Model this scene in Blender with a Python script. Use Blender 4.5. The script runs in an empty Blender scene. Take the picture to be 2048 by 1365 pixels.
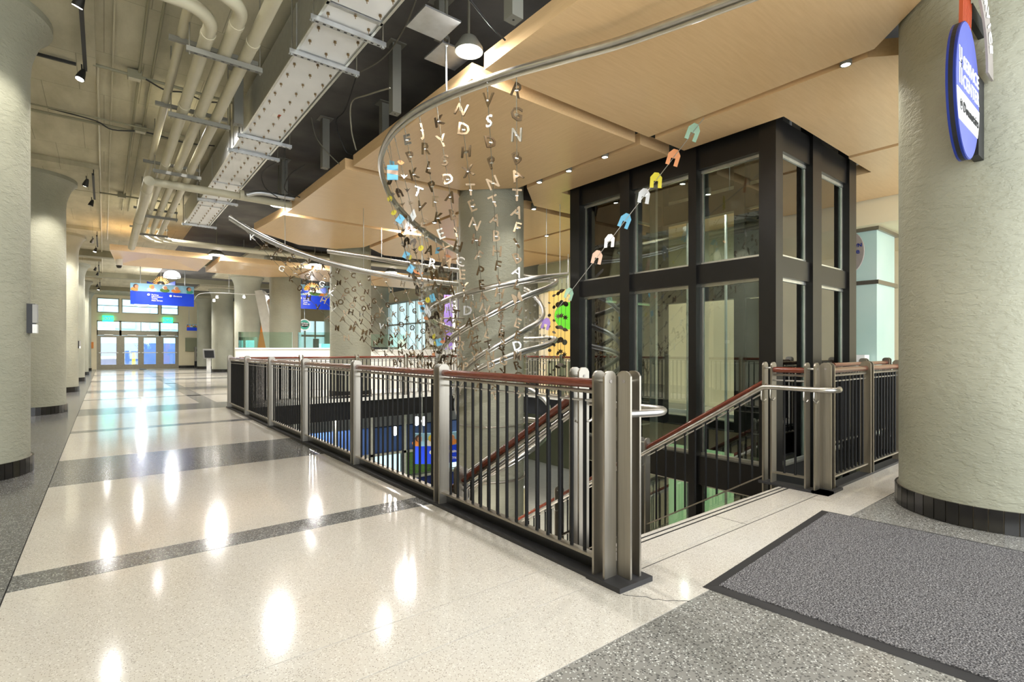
import bpy, bmesh, math, random
from mathutils import Vector, Matrix, Euler
random.seed(7)
S = bpy.context.scene
COL = S.collection
PI = math.pi

# ------------------------------------------------------------------ camera
H = 1.21; F = 1032.0; HY = 700.0
TH = math.atan(816 / F); SN, CS = math.sin(TH), math.cos(TH)
cam_d = bpy.data.cameras.new('camera'); cam = bpy.data.objects.new('camera', cam_d); COL.objects.link(cam)
cam.location = (0, 0, H); cam.rotation_euler = (PI / 2, 0, -TH)
cam_d.sensor_width = 36; cam_d.lens = 36 * F / 2048
cam_d.shift_y = (HY - 682.5) / 2048
cam_d.clip_end = 200
S.camera = cam

# ------------------------------------------------------------------ world, lights, exposure
S.view_settings.view_transform = 'Standard'; S.view_settings.look = 'None'
S.view_settings.exposure = 0.33; S.view_settings.gamma = 1.0
S.view_settings.use_curve_mapping = False
w = bpy.data.worlds.new('world'); S.world = w; w.use_nodes = True
bg = w.node_tree.nodes['Background']; bg.inputs[0].default_value = (0.92, 0.97, 1.0, 1); bg.inputs[1].default_value = 4.2
S.cycles.use_denoising = True
S.cycles.max_bounces = 7; S.cycles.diffuse_bounces = 4; S.cycles.glossy_bounces = 4
S.cycles.transparent_max_bounces = 16; S.cycles.transmission_bounces = 4
S.cycles.caustics_reflective = False; S.cycles.caustics_refractive = False
S.cycles.sample_clamp_indirect = 6.0

def area(name, loc, size, power, color=(1, .95, .87), rot=(0, 0, 0), sy=None, spread=None):
    l = bpy.data.lights.new(name, 'AREA'); l.energy = power; l.color = color; l.size = size
    if sy: l.shape = 'RECTANGLE'; l.size_y = sy
    if spread: l.spread = spread
    o = bpy.data.objects.new(name, l); COL.objects.link(o); o.location = loc; o.rotation_euler = rot
    return o
def spot(name, loc, aim, power, angle=60, color=(1, .95, .85), r=.04, blend=.6):
    l = bpy.data.lights.new(name, 'SPOT'); l.energy = power; l.color = color
    l.spot_size = math.radians(angle); l.spot_blend = blend; l.shadow_soft_size = r
    o = bpy.data.objects.new(name, l); COL.objects.link(o); o.location = loc
    o.rotation_euler = (Vector(aim) - Vector(loc)).to_track_quat('-Z', 'Y').to_euler()
    return o
def point(name, loc, power, color=(1, .95, .87), r=.1):
    l = bpy.data.lights.new(name, 'POINT'); l.energy = power; l.color = color; l.shadow_soft_size = r
    o = bpy.data.objects.new(name, l); COL.objects.link(o); o.location = loc
    return o
# fill spots added without fixtures to brighten the hall and the panel bays
for k, y in enumerate((-2.0, 1.6, 4.6, 8.4, 11.2, 14.8, 18.0, 22.5, 27.0, 31.5, 36.0)):
    spot('hall_fill_spot', (0.95 if k % 2 else .1, y, 4.3), (0.95 if k % 2 else .1, y, 0), (42 if y < 5 else 75 if y < 13 else 480), 165, (1, .97, .93), .05, 1)
for x, y in ((3.9, 2.4), (3.9, 8.6), (6.4, 8.6), (7.0, 1.6), (9.2, 6.0), (9.2, 10.5), (4.5, 14.6), (8.0, 14.6), (6, 22), (9, 22), (7, 30), (3.5, 26), (3.5, 33), (11.8, 2.0)):
    spot('bay_fill_spot', (x, y, 3.66), (x, y, 0), (60 if y < 13 else 420), 165, (1, .97, .93), .05, 1)
for x, y in ((4.0, 9.5), (7.5, 9.5), (3.5, 5.5), (5.0, 14.5), (10.5, 8.0), (10.5, 13.0)):
    area('lower_light', (x, y, -0.75 if y > 12 or x > 9 else -0.6), .8, 60, sy=.8)
area('daylight', (2.0, 44.5, 6.5), 8.0, 1100, color=(.82, .93, 1), sy=7.0)

# ------------------------------------------------------------------ materials
def lin(c):
    c = c / 255.0
    return c / 12.92 if c <= .04045 else ((c + .055) / 1.055) ** 2.4
def rgb(r, g, b): return (lin(r), lin(g), lin(b), 1)
M = {}
class NT:
    def __init__(s, name):
        s.m = bpy.data.materials.new(name); s.m.use_nodes = True; s.t = s.m.node_tree; s.n = s.t.nodes; s.b = s.n['Principled BSDF']
        s.pos = s.n.new('ShaderNodeNewGeometry').outputs['Position']; M[name] = s.m
    def L(s, a, b): s.t.links.new(a, b)
    def node(s, t, **k):
        x = s.n.new(t)
        for a, v in k.items(): setattr(x, a, v)
        return x
    def mapped(s, scale):
        x = s.node('ShaderNodeMapping'); s.L(s.pos, x.inputs[0]); x.inputs['Scale'].default_value = scale; return x.outputs[0]
    def noise(s, scale, vec=None, detail=3, rough=.5):
        x = s.node('ShaderNodeTexNoise'); s.L(vec or s.pos, x.inputs['Vector']); x.inputs['Scale'].default_value = scale
        x.inputs['Detail'].default_value = detail; x.inputs['Roughness'].default_value = rough; return x.outputs['Fac']
    def vor(s, scale, vec=None):
        x = s.node('ShaderNodeTexVoronoi'); s.L(vec or s.pos, x.inputs['Vector']); x.inputs['Scale'].default_value = scale; return x
    def ramp(s, fac, stops):
        x = s.node('ShaderNodeValToRGB'); s.L(fac, x.inputs[0]); e = x.color_ramp.elements
        e[0].position, e[0].color = stops[0]; e[1].position, e[1].color = stops[1]
        for p, c in stops[2:]:
            q = e.new(p); q.color = c
        return x.outputs[0]
    def mix(s, fac, a, b, bt='MIX'):
        x = s.node('ShaderNodeMix', data_type='RGBA', blend_type=bt)
        for v, i in ((fac, 0), (a, 6), (b, 7)):
            if hasattr(v, 'is_output'): s.L(v, x.inputs[i])
            else: x.inputs[i].default_value = v
        return x.outputs[2]
    def bump(s, h, strength=.3, dist=.01):
        x = s.node('ShaderNodeBump'); x.inputs['Strength'].default_value = strength; x.inputs['Distance'].default_value = dist
        s.L(h, x.inputs['Height']); s.L(x.outputs[0], s.b.inputs['Normal'])
    def color(s, c):
        if hasattr(c, 'is_output'): s.L(c, s.b.inputs['Base Color'])
        else: s.b.inputs['Base Color'].default_value = c
    def set(s, rough=.5, metal=0, spec=.5, coat=0, emit=None, es=1):
        s.b.inputs['Roughness'].default_value = rough; s.b.inputs['Metallic'].default_value = metal
        s.b.inputs['Specular IOR Level'].default_value = spec; s.b.inputs['Coat Weight'].default_value = coat
        if emit: s.b.inputs['Emission Color'].default_value = emit; s.b.inputs['Emission Strength'].default_value = es
        return s
def plain(name, c, rough=.5, metal=0, spec=.5, emit=None, es=1, var=.06, scale=6):
    n = NT(name); 
    d = tuple(max(0, v * (1 - var)) for v in c[:3]) + (1,)
    u = tuple(min(1, v * (1 + var)) for v in c[:3]) + (1,)
    n.color(n.ramp(n.noise(scale), [(.3, d), (.7, u)])); n.set(rough, metal, spec, 0, emit, es); return n

def terrazzo(name, base, alt, chips, rough, amount, cs):
    n = NT(name)
    big = n.noise(.9, detail=4)
    c = n.ramp(big, [(.3, base), (.75, alt)])
    for k, (col, sc, th) in enumerate(chips):
        v = n.vor(sc); sep = n.node('ShaderNodeSeparateColor'); n.L(v.outputs['Color'], sep.inputs[0])
        m = n.node('ShaderNodeMath', operation='LESS_THAN'); n.L(sep.outputs[k % 3], m.inputs[0]); m.inputs[1].default_value = th
        m2 = n.node('ShaderNodeMath', operation='LESS_THAN'); n.L(v.outputs['Distance'], m2.inputs[0]); m2.inputs[1].default_value = .45
        m3 = n.node('ShaderNodeMath', operation='MULTIPLY'); n.L(m.outputs[0], m3.inputs[0]); n.L(m2.outputs[0], m3.inputs[1])
        m4 = n.node('ShaderNodeMath', operation='MULTIPLY'); n.L(m3.outputs[0], m4.inputs[0]); m4.inputs[1].default_value = amount
        c = n.mix(m4.outputs[0], c, col)
    n.color(c); n.set(rough, 0, .6)
    return n
terrazzo('terrazzo_cream', rgb(212, 207, 198), rgb(202, 194, 182), [(rgb(150, 138, 120), 170, .12), (rgb(236, 232, 224), 120, .2), (rgb(110, 98, 88), 210, .07)], .11, .6, 1)
terrazzo('terrazzo_grey', rgb(112, 112, 112), rgb(100, 99, 97), [(rgb(205, 205, 200), 140, .16), (rgb(40, 40, 40), 120, .24), (rgb(150, 150, 148), 90, .2)], .16, .8, 1)
terrazzo('terrazzo_light_grey', rgb(145, 143, 138), rgb(130, 128, 122), [(rgb(225, 225, 220), 125, .22), (rgb(50, 50, 50), 110, .2), (rgb(100, 98, 95), 80, .2)], .16, .8, 1)

n = NT('stucco')     # trowelled plaster of the columns
a = n.noise(10, n.mapped((1, 1, 2.1)), 5, .62); b = n.noise(1.1)
n.color(n.ramp(b, [(.3, rgb(148, 148, 131)), (.7, rgb(166, 165, 147))])); n.set(.62, 0, .4)
r = n.ramp(a, [(.44, (0, 0, 0, 1)), (.57, (1, 1, 1, 1))]); 
n.bump(n.mix(.5, r, n.noise(34, n.mapped((1, 1, 2)))), .62, .010)

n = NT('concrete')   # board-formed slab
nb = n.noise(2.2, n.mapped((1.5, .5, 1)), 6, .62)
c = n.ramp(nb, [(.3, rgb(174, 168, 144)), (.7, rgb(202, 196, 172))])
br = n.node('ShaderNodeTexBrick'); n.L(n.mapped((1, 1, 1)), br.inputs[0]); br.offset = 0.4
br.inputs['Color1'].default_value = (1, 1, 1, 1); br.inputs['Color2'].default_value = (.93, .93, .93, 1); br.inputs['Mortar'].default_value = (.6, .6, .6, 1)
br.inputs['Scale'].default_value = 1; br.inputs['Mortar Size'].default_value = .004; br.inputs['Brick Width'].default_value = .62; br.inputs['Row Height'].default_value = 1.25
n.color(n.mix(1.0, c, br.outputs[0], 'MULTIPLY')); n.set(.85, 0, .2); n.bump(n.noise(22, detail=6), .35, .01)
n = NT('shade_toned_slab')  # slab right of the duct, its dim light put into a darker grey
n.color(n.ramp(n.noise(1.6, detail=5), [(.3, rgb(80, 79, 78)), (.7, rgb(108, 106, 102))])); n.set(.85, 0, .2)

def wood(name, a, b, sc, rough, rot=0, wav=14, coat=0):
    n = NT(name)
    mp = n.node('ShaderNodeMapping'); n.L(n.pos, mp.inputs[0]); mp.inputs['Rotation'].default_value = (0, 0, rot); mp.inputs['Scale'].default_value = sc
    g = n.noise(wav, mp.outputs[0], 5, .6); l = n.noise(.8)
    c = n.ramp(g, [(.3, a), (.72, b)])
    n.color(n.mix(.25, c, n.ramp(l, [(.3, a), (.7, b)]))); n.set(rough, 0, .5, coat)
wood('maple', rgb(222, 186, 136), rgb(234, 200, 152), (.25, 3, 3), .32)
wood('maple_b', rgb(220, 184, 135), rgb(232, 198, 150), (3, .25, 3), .32)
wood('cherry', rgb(86, 34, 22), rgb(122, 58, 38), (1.2, 1.2, 9), .25, wav=9, coat=.4)

def steel(name, c, rough, sc=(60, 60, 1.0)):
    n = NT(name); g = n.noise(3, n.mapped(sc), 2)
    d = tuple(v * .86 for v in c[:3]) + (1,)
    n.color(n.ramp(g, [(.3, d), (.7, c)])); n.set(rough, 1, .5)
    rr = n.node('ShaderNodeMapRange'); n.L(g, rr.inputs[0]); rr.inputs[3].default_value = rough - .07; rr.inputs[4].default_value = rough + .1
    n.L(rr.outputs[0], n.b.inputs['Roughness'])
steel('brushed_steel', rgb(166, 160, 149), .4)
steel('polished_steel', rgb(205, 203, 198), .32, (4, 4, 4))
steel('galvanised', rgb(196, 198, 198), .42, (5, 5, 5))
steel('letter_steel', rgb(128, 110, 88), .34, (5, 5, 5))
steel('dark_leaf_metal', rgb(88, 78, 68), .35, (5, 5, 5))
steel('aluminium', rgb(214, 214, 205), .4, (4, 4, 4))
steel('door_metal', rgb(148, 142, 124), .45, (4, 4, 4))
plain('duct_paint', rgb(226, 227, 226), .4, .15, scale=2)
plain('brass', rgb(140, 118, 84), .45, .8)
plain('black_steel', rgb(20, 19, 19), .34, 0, .45, var=.15)
plain('black_rod', rgb(14, 14, 15), .6, 0, .3)
plain('black_tile', rgb(28, 26, 24), .22, 0, .6, var=.3, scale=12)
plain('tile_grout', rgb(120, 112, 100), .8)
plain('black_rubber', rgb(40, 39, 41), .6)
plain('pipe_paint', rgb(190, 184, 160), .45, scale=3)
plain('beam_paint', rgb(140, 136, 112), .6, scale=3)
plain('hanger_paint', rgb(118, 117, 108), .5, scale=3)
plain('wire_black', rgb(30, 29, 27), .6)
plain('wire_grey', rgb(110, 106, 92), .6)
plain('cream_wall', rgb(228, 216, 182), .7, scale=1)
plain('white_wall', rgb(226, 226, 220), .6, scale=1)
plain('sage_wall', rgb(138, 140, 112), .7, scale=1)
plain('green_panel', rgb(170, 214, 166), .55, scale=1)
plain('yellow_wall', rgb(232, 196, 108), .6, scale=1)
plain('purple_cloth', rgb(120, 96, 160), .8)
plain('white_plastic', rgb(232, 232, 228), .4)
plain('grey_plastic', rgb(150, 148, 142), .45)
plain('orange_paint', rgb(226, 140, 58), .5)
plain('sign_blue', rgb(20, 44, 130), .4)
plain('sign_violet_blue', rgb(78, 88, 168), .4)
plain('banner_blue', rgb(18, 62, 204), .5, emit=rgb(18, 62, 204), es=.15)
plain('sign_white', rgb(238, 238, 234), .4)
plain('sign_black', rgb(22, 22, 24), .5)
plain('sign_grey', rgb(150, 142, 136), .4)
plain('sign_orange', rgb(176, 76, 42), .5)
plain('sign_green', rgb(100, 200, 50), .4, emit=rgb(110, 220, 50), es=.35)
plain('exit_green', rgb(20, 200, 130), .4, emit=rgb(40, 230, 150), es=2.2)
plain('lamp_glow', (1, .97, .9, 1), .3, emit=(1, .96, .88, 1), es=18)
plain('small_lamp_glow', (1, .97, .9, 1), .3, emit=(1, .96, .86, 1), es=30)
plain('soft_glow', (1, 1, 1, 1), .3, emit=(.96, .98, 1, 1), es=4)
plain('screen_cyan', rgb(150, 220, 225), .3, emit=rgb(150, 220, 225), es=1.2)
plain('office_light', rgb(196, 228, 236), .5, emit=rgb(196, 228, 236), es=.9, scale=1.2, var=.25)
plain('blue_wall', rgb(60, 92, 150), .6)
plain('facade_blue', rgb(150, 190, 205), .6, var=.15, scale=.6)
plain('dark_blue', rgb(24, 44, 110), .5)
plain('lower_tile', rgb(190, 186, 172), .3)
plain('road', rgb(150, 150, 150), .8)
plain('skin_tan', rgb(214, 150, 112), .6)
plain('hair_brown', rgb(84, 56, 44), .6)
plain('sky_paint', rgb(150, 200, 226), .6)
plain('teal_paint', rgb(70, 160, 140), .6)
plain('leaf_green', rgb(90, 130, 60), .6, var=.4, scale=20)
plain('yellow_paint', rgb(226, 200, 60), .5)

n = NT('mat_pile')
v = n.noise(150, detail=2); v2 = n.noise(55, n.mapped((1, 1, 1)), 3, .8)
c = n.ramp(v, [(.36, rgb(40, 39, 41)), (.5, rgb(88, 86, 88)), (.66, rgb(186, 184, 184))])
n.color(n.mix(.35, c, n.ramp(v2, [(.4, rgb(50, 49, 51)), (.6, rgb(120, 118, 119))]))); n.set(.95, 0, .1); n.bump(v, .8, .006)

def glass(name, tint, f0=.06, rough=0.0, tr=1.0):
    m = bpy.data.materials.new(name); m.use_nodes = True; t = m.node_tree; t.nodes.clear()
    o = t.nodes.new('ShaderNodeOutputMaterial'); mx = t.nodes.new('ShaderNodeMixShader')
    g = t.nodes.new('ShaderNodeBsdfGlossy'); g.inputs['Roughness'].default_value = rough; g.inputs[0].default_value = (1, 1, 1, 1)
    tp = t.nodes.new('ShaderNodeBsdfTransparent'); tp.inputs[0].default_value = tint
    fr = t.nodes.new('ShaderNodeFresnel'); fr.inputs[0].default_value = 1.5
    ad = t.nodes.new('ShaderNodeMath'); ad.operation = 'MULTIPLY_ADD'; ad.inputs[1].default_value = 1.4; ad.inputs[2].default_value = f0; ad.use_clamp = True
    t.links.new(fr.outputs[0], ad.inputs[0]); t.links.new(ad.outputs[0], mx.inputs[0]); t.links.new(tp.outputs[0], mx.inputs[1]); t.links.new(g.outputs[0], mx.inputs[2])
    t.links.new(mx.outputs[0], o.inputs[0]); M[name] = m
glass('clear_glass', (.93, .97, .95, 1), .02)
glass('lift_glass', (.86, .94, .89, 1), .05)
glass('guard_glass', (.80, .92, .88, 1), .03)
for nm, c in (('acrylic_blue', (.25, .7, 1, 1)), ('acrylic_yellow', (.95, .85, .1, 1)), ('acrylic_orange', (1, .45, .2, 1)), ('acrylic_clear', (.85, .88, .9, 1)), ('acrylic_purple', (.5, .3, .85, 1)), ('acrylic_green', (.4, .65, .5, 1)), ('acrylic_pink', (1, .7, .55, 1))):
    m = bpy.data.materials.new(nm); m.use_nodes = True; b = m.node_tree.nodes['Principled BSDF']
    b.inputs['Base Color'].default_value = c; b.inputs['Alpha'].default_value = .7; b.inputs['Roughness'].default_value = .15; M[nm] = m
n = NT('frosted_glass'); n.color(n.ramp(n.noise(.8), [(.3, rgb(176, 206, 198)), (.7, rgb(198, 220, 212))])); n.set(.3, 0, .5)


# ------------------------------------------------------------------ mesh helpers
def P(px, py, d):
    r = (px - 1024) / F * d
    return Vector((d * SN + r * CS, d * CS - r * SN, H + (HY - py) * d / F))
class MB:
    def __init__(s): s.v = []; s.f = []
    def box(s, x0, y0, z0, x1, y1, z1):
        b = len(s.v)
        s.v += [(x0, y0, z0), (x1, y0, z0), (x1, y1, z0), (x0, y1, z0), (x0, y0, z1), (x1, y0, z1), (x1, y1, z1), (x0, y1, z1)]
        s.f += [tuple(b + i for i in q) for q in ((0, 3, 2, 1), (4, 5, 6, 7), (0, 1, 5, 4), (1, 2, 6, 5), (2, 3, 7, 6), (3, 0, 4, 7))]
        return s
    def prism(s, poly, z0, z1):
        b = len(s.v); n = len(poly)
        s.v += [(x, y, z0) for x, y in poly] + [(x, y, z1) for x, y in poly]
        s.f.append(tuple(b + i for i in reversed(range(n)))); s.f.append(tuple(b + n + i for i in range(n)))
        for i in range(n):
            j = (i + 1) % n; s.f.append((b + i, b + j, b + n + j, b + n + i))
        return s
    def slab(s, poly, nrm):      # extrude a 3D polygon by vector nrm
        b = len(s.v); n = len(poly); nrm = Vector(nrm)
        s.v += [tuple(Vector(p)) for p in poly] + [tuple(Vector(p) + nrm) for p in poly]
        s.f.append(tuple(b + i for i in reversed(range(n)))); s.f.append(tuple(b + n + i for i in range(n)))
        for i in range(n):
            j = (i + 1) % n; s.f.append((b + i, b + j, b + n + j, b + n + i))
        return s
    def tube(s, pts, r, n=8, cap=True):
        pts = [Vector(p) for p in pts]; b0 = len(s.v); N = len(pts)
        up = None
        for i, p in enumerate(pts):
            t = (pts[min(i + 1, N - 1)] - pts[max(i - 1, 0)])
            t = t.normalized() if t.length > 1e-9 else Vector((0, 0, 1))
            if up is None: up = t.orthogonal().normalized()
            u = (up - t * up.dot(t)); u = u.normalized() if u.length > 1e-6 else t.orthogonal().normalized(); up = u; v = t.cross(u)
            rr = r[i] if isinstance(r, (list, tuple)) else r
            s.v += [tuple(p + (u * math.cos(a) + v * math.sin(a)) * rr) for a in (2 * PI * k / n for k in range(n))]
        for i in range(N - 1):
            for k in range(n):
                a = b0 + i * n + k; c = b0 + i * n + (k + 1) % n
                s.f.append((a, c, c + n, a + n))
        if cap:
            s.f.append(tuple(b0 + k for k in reversed(range(n)))); s.f.append(tuple(b0 + (N - 1) * n + k for k in range(n)))
        return s
    def lathe(s, cx, cy, prof, n=24, closed=False):
        b = len(s.v)
        for r, z in prof:
            s.v += [(cx + r * math.cos(2 * PI * k / n), cy + r * math.sin(2 * PI * k / n), z) for k in range(n)]
        for i in range(len(prof) - 1):
            for k in range(n):
                a = b + i * n + k; c = b + i * n + (k + 1) % n
                s.f.append((a, c, c + n, a + n))
        if closed:
            s.f.append(tuple(b + k for k in reversed(range(n)))); s.f.append(tuple(b + (len(prof) - 1) * n + k for k in range(n)))
        return s
    def mesh(s, name, mat, off=(0, 0, 0), smooth=False):
        me = bpy.data.meshes.new(name); ox, oy, oz = off
        me.from_pydata([(x - ox, y - oy, z - oz) for x, y, z in s.v], [], s.f); me.update()
        me.materials.append(M[mat])
        if smooth:
            me.polygons.foreach_set('use_smooth', [True] * len(me.polygons))
            try: me.set_sharp_from_angle(angle=math.radians(40))
            except Exception: pass
        return me
    def build(s, name, mat, parent=None, smooth=False):
        o = bpy.data.objects.new(name, s.mesh(name, mat, wloc(parent), smooth)); COL.objects.link(o)
        if parent: o.parent = parent
        return o
def wloc(o):
    v = Vector((0, 0, 0))
    while o: v = v + o.location; o = o.parent
    return v
def tag(o, label=None, cat=None, group=None, kind=None):
    if label: o['label'] = label
    if cat: o['category'] = cat
    if group: o['group'] = group
    if kind: o['kind'] = kind
    return o
def thing(name, loc, label, cat, group=None):
    o = bpy.data.objects.new(name, None); COL.objects.link(o); o.location = loc; o.empty_display_size = .1
    return tag(o, label, cat, group)
def struct(name, mb, mat, parent=None, smooth=False):
    o = mb.build(name, mat, parent, smooth)
    if not parent: o['kind'] = 'structure'
    return o
def inst(name, mesh, parent, wpos, rot=(0, 0, 0), scale=None):
    o = bpy.data.objects.new(name, mesh); COL.objects.link(o)
    if parent: o.parent = parent
    o.location = Vector(wpos) - wloc(parent); o.rotation_euler = rot
    if scale: o.scale = scale
    return o
def box(*a): return MB().box(*a)
def cat(pts, n=6):
    pts = [Vector(p) for p in pts]; q = [pts[0] * 2 - pts[1]] + pts + [pts[-1] * 2 - pts[-2]]; out = []
    for i in range(1, len(q) - 2):
        a, b, c, d = q[i - 1:i + 3]
        for k in range(n):
            t = k / n
            out.append(.5 * ((2 * b) + (c - a) * t + (2 * a - 5 * b + 4 * c - d) * t * t + (3 * b - a - 3 * c + d) * t ** 3))
    out.append(pts[-1]); return out
_tm = {}
def text_mesh(s, size, depth, mat, align='CENTER', bold=0.0, spacing=1.0):
    key = (s, size, depth, mat, align)
    if key in _tm: return _tm[key]
    c = bpy.data.curves.new('text', 'FONT'); c.body = s; c.size = size; c.extrude = depth; c.offset = bold; c.resolution_u = 2
    c.align_x = align; c.align_y = 'CENTER'; c.space_line = .95; c.space_character = spacing
    o = bpy.data.objects.new('t', c); COL.objects.link(o)
    dg = bpy.context.evaluated_depsgraph_get(); me = bpy.data.meshes.new_from_object(o.evaluated_get(dg))
    bpy.data.objects.remove(o); me.materials.clear(); me.materials.append(M[mat]); me.name = 'lettering'
    _tm[key] = me; return me
def face_text(s, size, parent, wpos, mat='sign_white', rotz=0, name='lettering', align='CENTER', bold=.002, depth=.002, tilt=PI / 2):
    return inst(name, text_mesh(s, size, depth, mat, align, bold), parent, wpos, (tilt, 0, rotz))

# ------------------------------------------------------------------ floor
XR = 2.065                       # corridor railing line
WX0, WX1, WXM, WY0, WY1, WY2 = 2.13, 8.72, 4.74, 2.12, 1.83, 12.02
floor = thing('floor', (0, 0, 0), None, None); floor['kind'] = 'structure'
mb = MB()
XE, YN, YS, XW = 16.0, 40.6, -3.0, -3.2
for a in ((XW, YS, WX0, YN), (WX0, YS, WXM, WY0), (WXM, YS, XE, WY1), (WX1, WY1, XE, YN), (WX0, WY2, WX1, YN)):
    mb.box(a[0], a[1], -.45, a[2], a[3], -.021)
mb.build('slab', 'black_steel', floor)
holes = [(WX0, WY0, WXM, WY2), (WXM, WY1, WX1, WY2)]
def subtract(rect, h):
    x0, y0, x1, y1 = rect; a0, b0, a1, b1 = h
    if a1 <= x0 or a0 >= x1 or b1 <= y0 or b0 >= y1: return [rect]
    out = []
    if b0 > y0: out.append((x0, y0, x1, b0))
    if b1 < y1: out.append((x0, b1, x1, y1))
    yy0, yy1 = max(y0, b0), min(y1, b1)
    if a0 > x0: out.append((x0, yy0, a0, yy1))
    if a1 < x1: out.append((a1, yy0, x1, yy1))
    return out
def field(name, rect, mat):
    rs = [rect]
    for h in holes: rs = [q for r in rs for q in subtract(r, h)]
    for r in rs:
        if r[2] - r[0] < .03 or r[3] - r[1] < .03: continue
        g = .003
        MB().box(r[0] + g, r[1] + g, -.021, r[2] - g, r[3] - g, 0).build(name, mat, floor)
wide = [(.1, 1.42), (6.07, 7.44), (12.25, 13.57), (18.4, 19.6), (24.6, 25.8), (30.7, 31.9), (36.8, 38.0)]
thin = [(3.57, 3.81), (9.76, 10.02), (15.85, 16.08), (22.0, 22.2), (28.2, 28.4), (34.3, 34.5)]
bands = sorted(wide + thin); prev = YS
for b0, b1 in bands + [(YN, None)]:
    if b0 > prev + .01:
        if prev < 12: field('terrazzo_panel', (-.385, prev, XE if prev < 1 else 5.0, b0), 'terrazzo_cream')
        else:
            field('terrazzo_panel', (-.385, prev, 1.71, b0), 'terrazzo_cream'); field('terrazzo_panel', (2.04, prev, XE, b0), 'terrazzo_cream')
        if 1 <= prev < 12: field('terrazzo_panel', (5.0, prev, XE, b0), 'terrazzo_cream')
    if b1: field('terrazzo_band', (-.385, b0, XE, b1), 'terrazzo_light_grey' if b0 < 1 else 'terrazzo_grey'); prev = b1
for y0, y1 in ((13.57, 18.4), (19.6, 24.6), (25.8, 30.7), (31.9, 36.8)):
    field('terrazzo_band', (1.713, y0, 2.037, y1), 'terrazzo_light_grey')
for y0, y1 in ((-3, 6.5), (6.5, 7.1), (7.1, 12.9), (12.9, 25), (25, YN)):
    field('terrazzo_border', (XW, y0, -.385, y1), 'terrazzo_grey')
# joints cut in the cream field in front of the stairs, the crack and the nosing strips
MB().box(2.33, 1.788, -.001, 4.66, 1.793, .0006).build('floor_joint', 'sign_black', floor)
MB().box(3.487, 1.79, -.001, 3.491, 2.05, .0006).build('floor_joint', 'sign_black', floor)
for y in (2.03, 2.075): MB().box(2.3, y, -.001, 4.7, y + .012, .0012).build('nosing_strip', 'sign_black', floor)
mb = MB(); random.seed(3); x, y = 2.01, 1.66; pts = [(x, y, .0002)]
for k in range(14):
    x += .012 + random.uniform(-.012, .018); y -= .0175; pts.append((x, y, .0002))
mb.tube(pts, .0016, 4); mb.build('floor_crack', 'sign_black', floor)
mb = MB()
mb.box(WX0, WY2 - .04, -.02, WX1, WY2, .06); mb.box(WX1 - .04, WY1 + .9, -.02, WX1, WY2, .06)
mb.build('well_curb', 'white_wall', floor)
mb = MB(); mb.box(XR - .055, 1.75, 0, WX0 + .02, WY2 + .2, .022); mb.build('rail_base_plate', 'black_rubber', floor)
MB().box(XR + .02, 1.9, .022, XR + .05, WY2, .085).build('kick_plate', 'black_steel', floor)
mb = MB(); mb.prism([(2.0, 1.67), (2.25, 1.66), (2.26, 2.1), (2.0, 1.9)], 0, .026); mb.build('rail_base_plate', 'black_rubber', floor)
mb = MB(); mb.box(4.68, 1.72, 0, 5.0, 1.85, .02); mb.box(4.68, 1.72, 0, 4.80, 2.3, .02); mb.box(4.9, 1.76, 0, WX1 + .3, 1.86, .02); mb.build('rail_base_plate', 'black_rubber', floor)

# ------------------------------------------------------------------ ceiling
CZ = 4.6
ceil = thing('ceiling', (0, 0, CZ), None, None); ceil['kind'] = 'structure'
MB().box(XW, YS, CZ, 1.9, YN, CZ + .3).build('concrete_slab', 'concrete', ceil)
MB().box(1.9, YS, CZ, XE, YN, CZ + .3).build('shade_toned_slab', 'shade_toned_slab', ceil)
for k in range(6):
    y = 7.08 + 6.28 * k
    MB().box(XW, y - 1.25, CZ - .09, -.075, y + 1.0, CZ - .001).build('drop_panel', 'concrete', ceil)
    MB().box(3.9, y - 1.25, CZ - .09, 6.4, y + 1.25, CZ - .001).build('drop_panel', 'concrete', ceil)
for y in (22.5, 28.7, 35.0): MB().box(XW, y, CZ - .22, 12, y + .35, CZ - .001).build('ceiling_beam', 'beam_paint', ceil)

# ------------------------------------------------------------------ columns
TILE = {}
def column(cx, cy, z0, label, cap=True, tiles=True, R=.55):
    t = thing('round_column', (cx, cy, z0), label, 'column', None)
    prof = [(R, z0), (R, 3.95), (R + .01, 4.1), (R + .04, 4.22), (R + .08, 4.33), (R + .13, 4.41), (R + .17, 4.44), (R + .17, 4.52)] if cap else [(R, z0), (R, CZ)]
    if cap: prof += [(R + .17, CZ)]
    MB().lathe(cx, cy, prof, 48).build('shaft', 'stucco', t, True)
    if z0 < -.1: return t
    if tiles:
        N = 48; mb = MB(); mb.lathe(cx, cy, [(R, 0), (R + .016, 0), (R + .016, .15), (R, .15)], 48); mb.build('grout_ring', 'tile_grout', t)
        for k in range(N):
            a0 = 2 * PI * (k + .04) / N; a1 = 2 * PI * (k + .96) / N
            q = MB(); q.prism([(cx + r * math.cos(a), cy + r * math.sin(a)) for r, a in ((R + .012, a0), (R + .026, a0), (R + .026, a1), (R + .012, a1))], 0.002, .152)
            q.build('base_tile', 'black_tile', t)
    else:
        MB().lathe(cx, cy, [(R + .001, 0), (R + .026, 0), (R + .026, .15), (R + .001, .15)], 32).build('base_ring', 'black_tile', t)
    return t
ord_ = ['first', 'second', 'third', 'fourth', 'fifth', 'sixth']
colR = column(5.17, .80, 0, 'large sage stucco column with black tiled base, nearest on the right beside the grey mat', cap=False)
colC = column(5.15, 7.08, -4.2, 'sage stucco column rising through the open well inside the spiral steel tube', cap=False, tiles=False)
for k in range(6):
    column(-1.13, 7.08 + 6.28 * k, 0, 'sage stucco column with flared top, %s of the row along the left wall' % ord_[k], tiles=k < 2)
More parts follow.
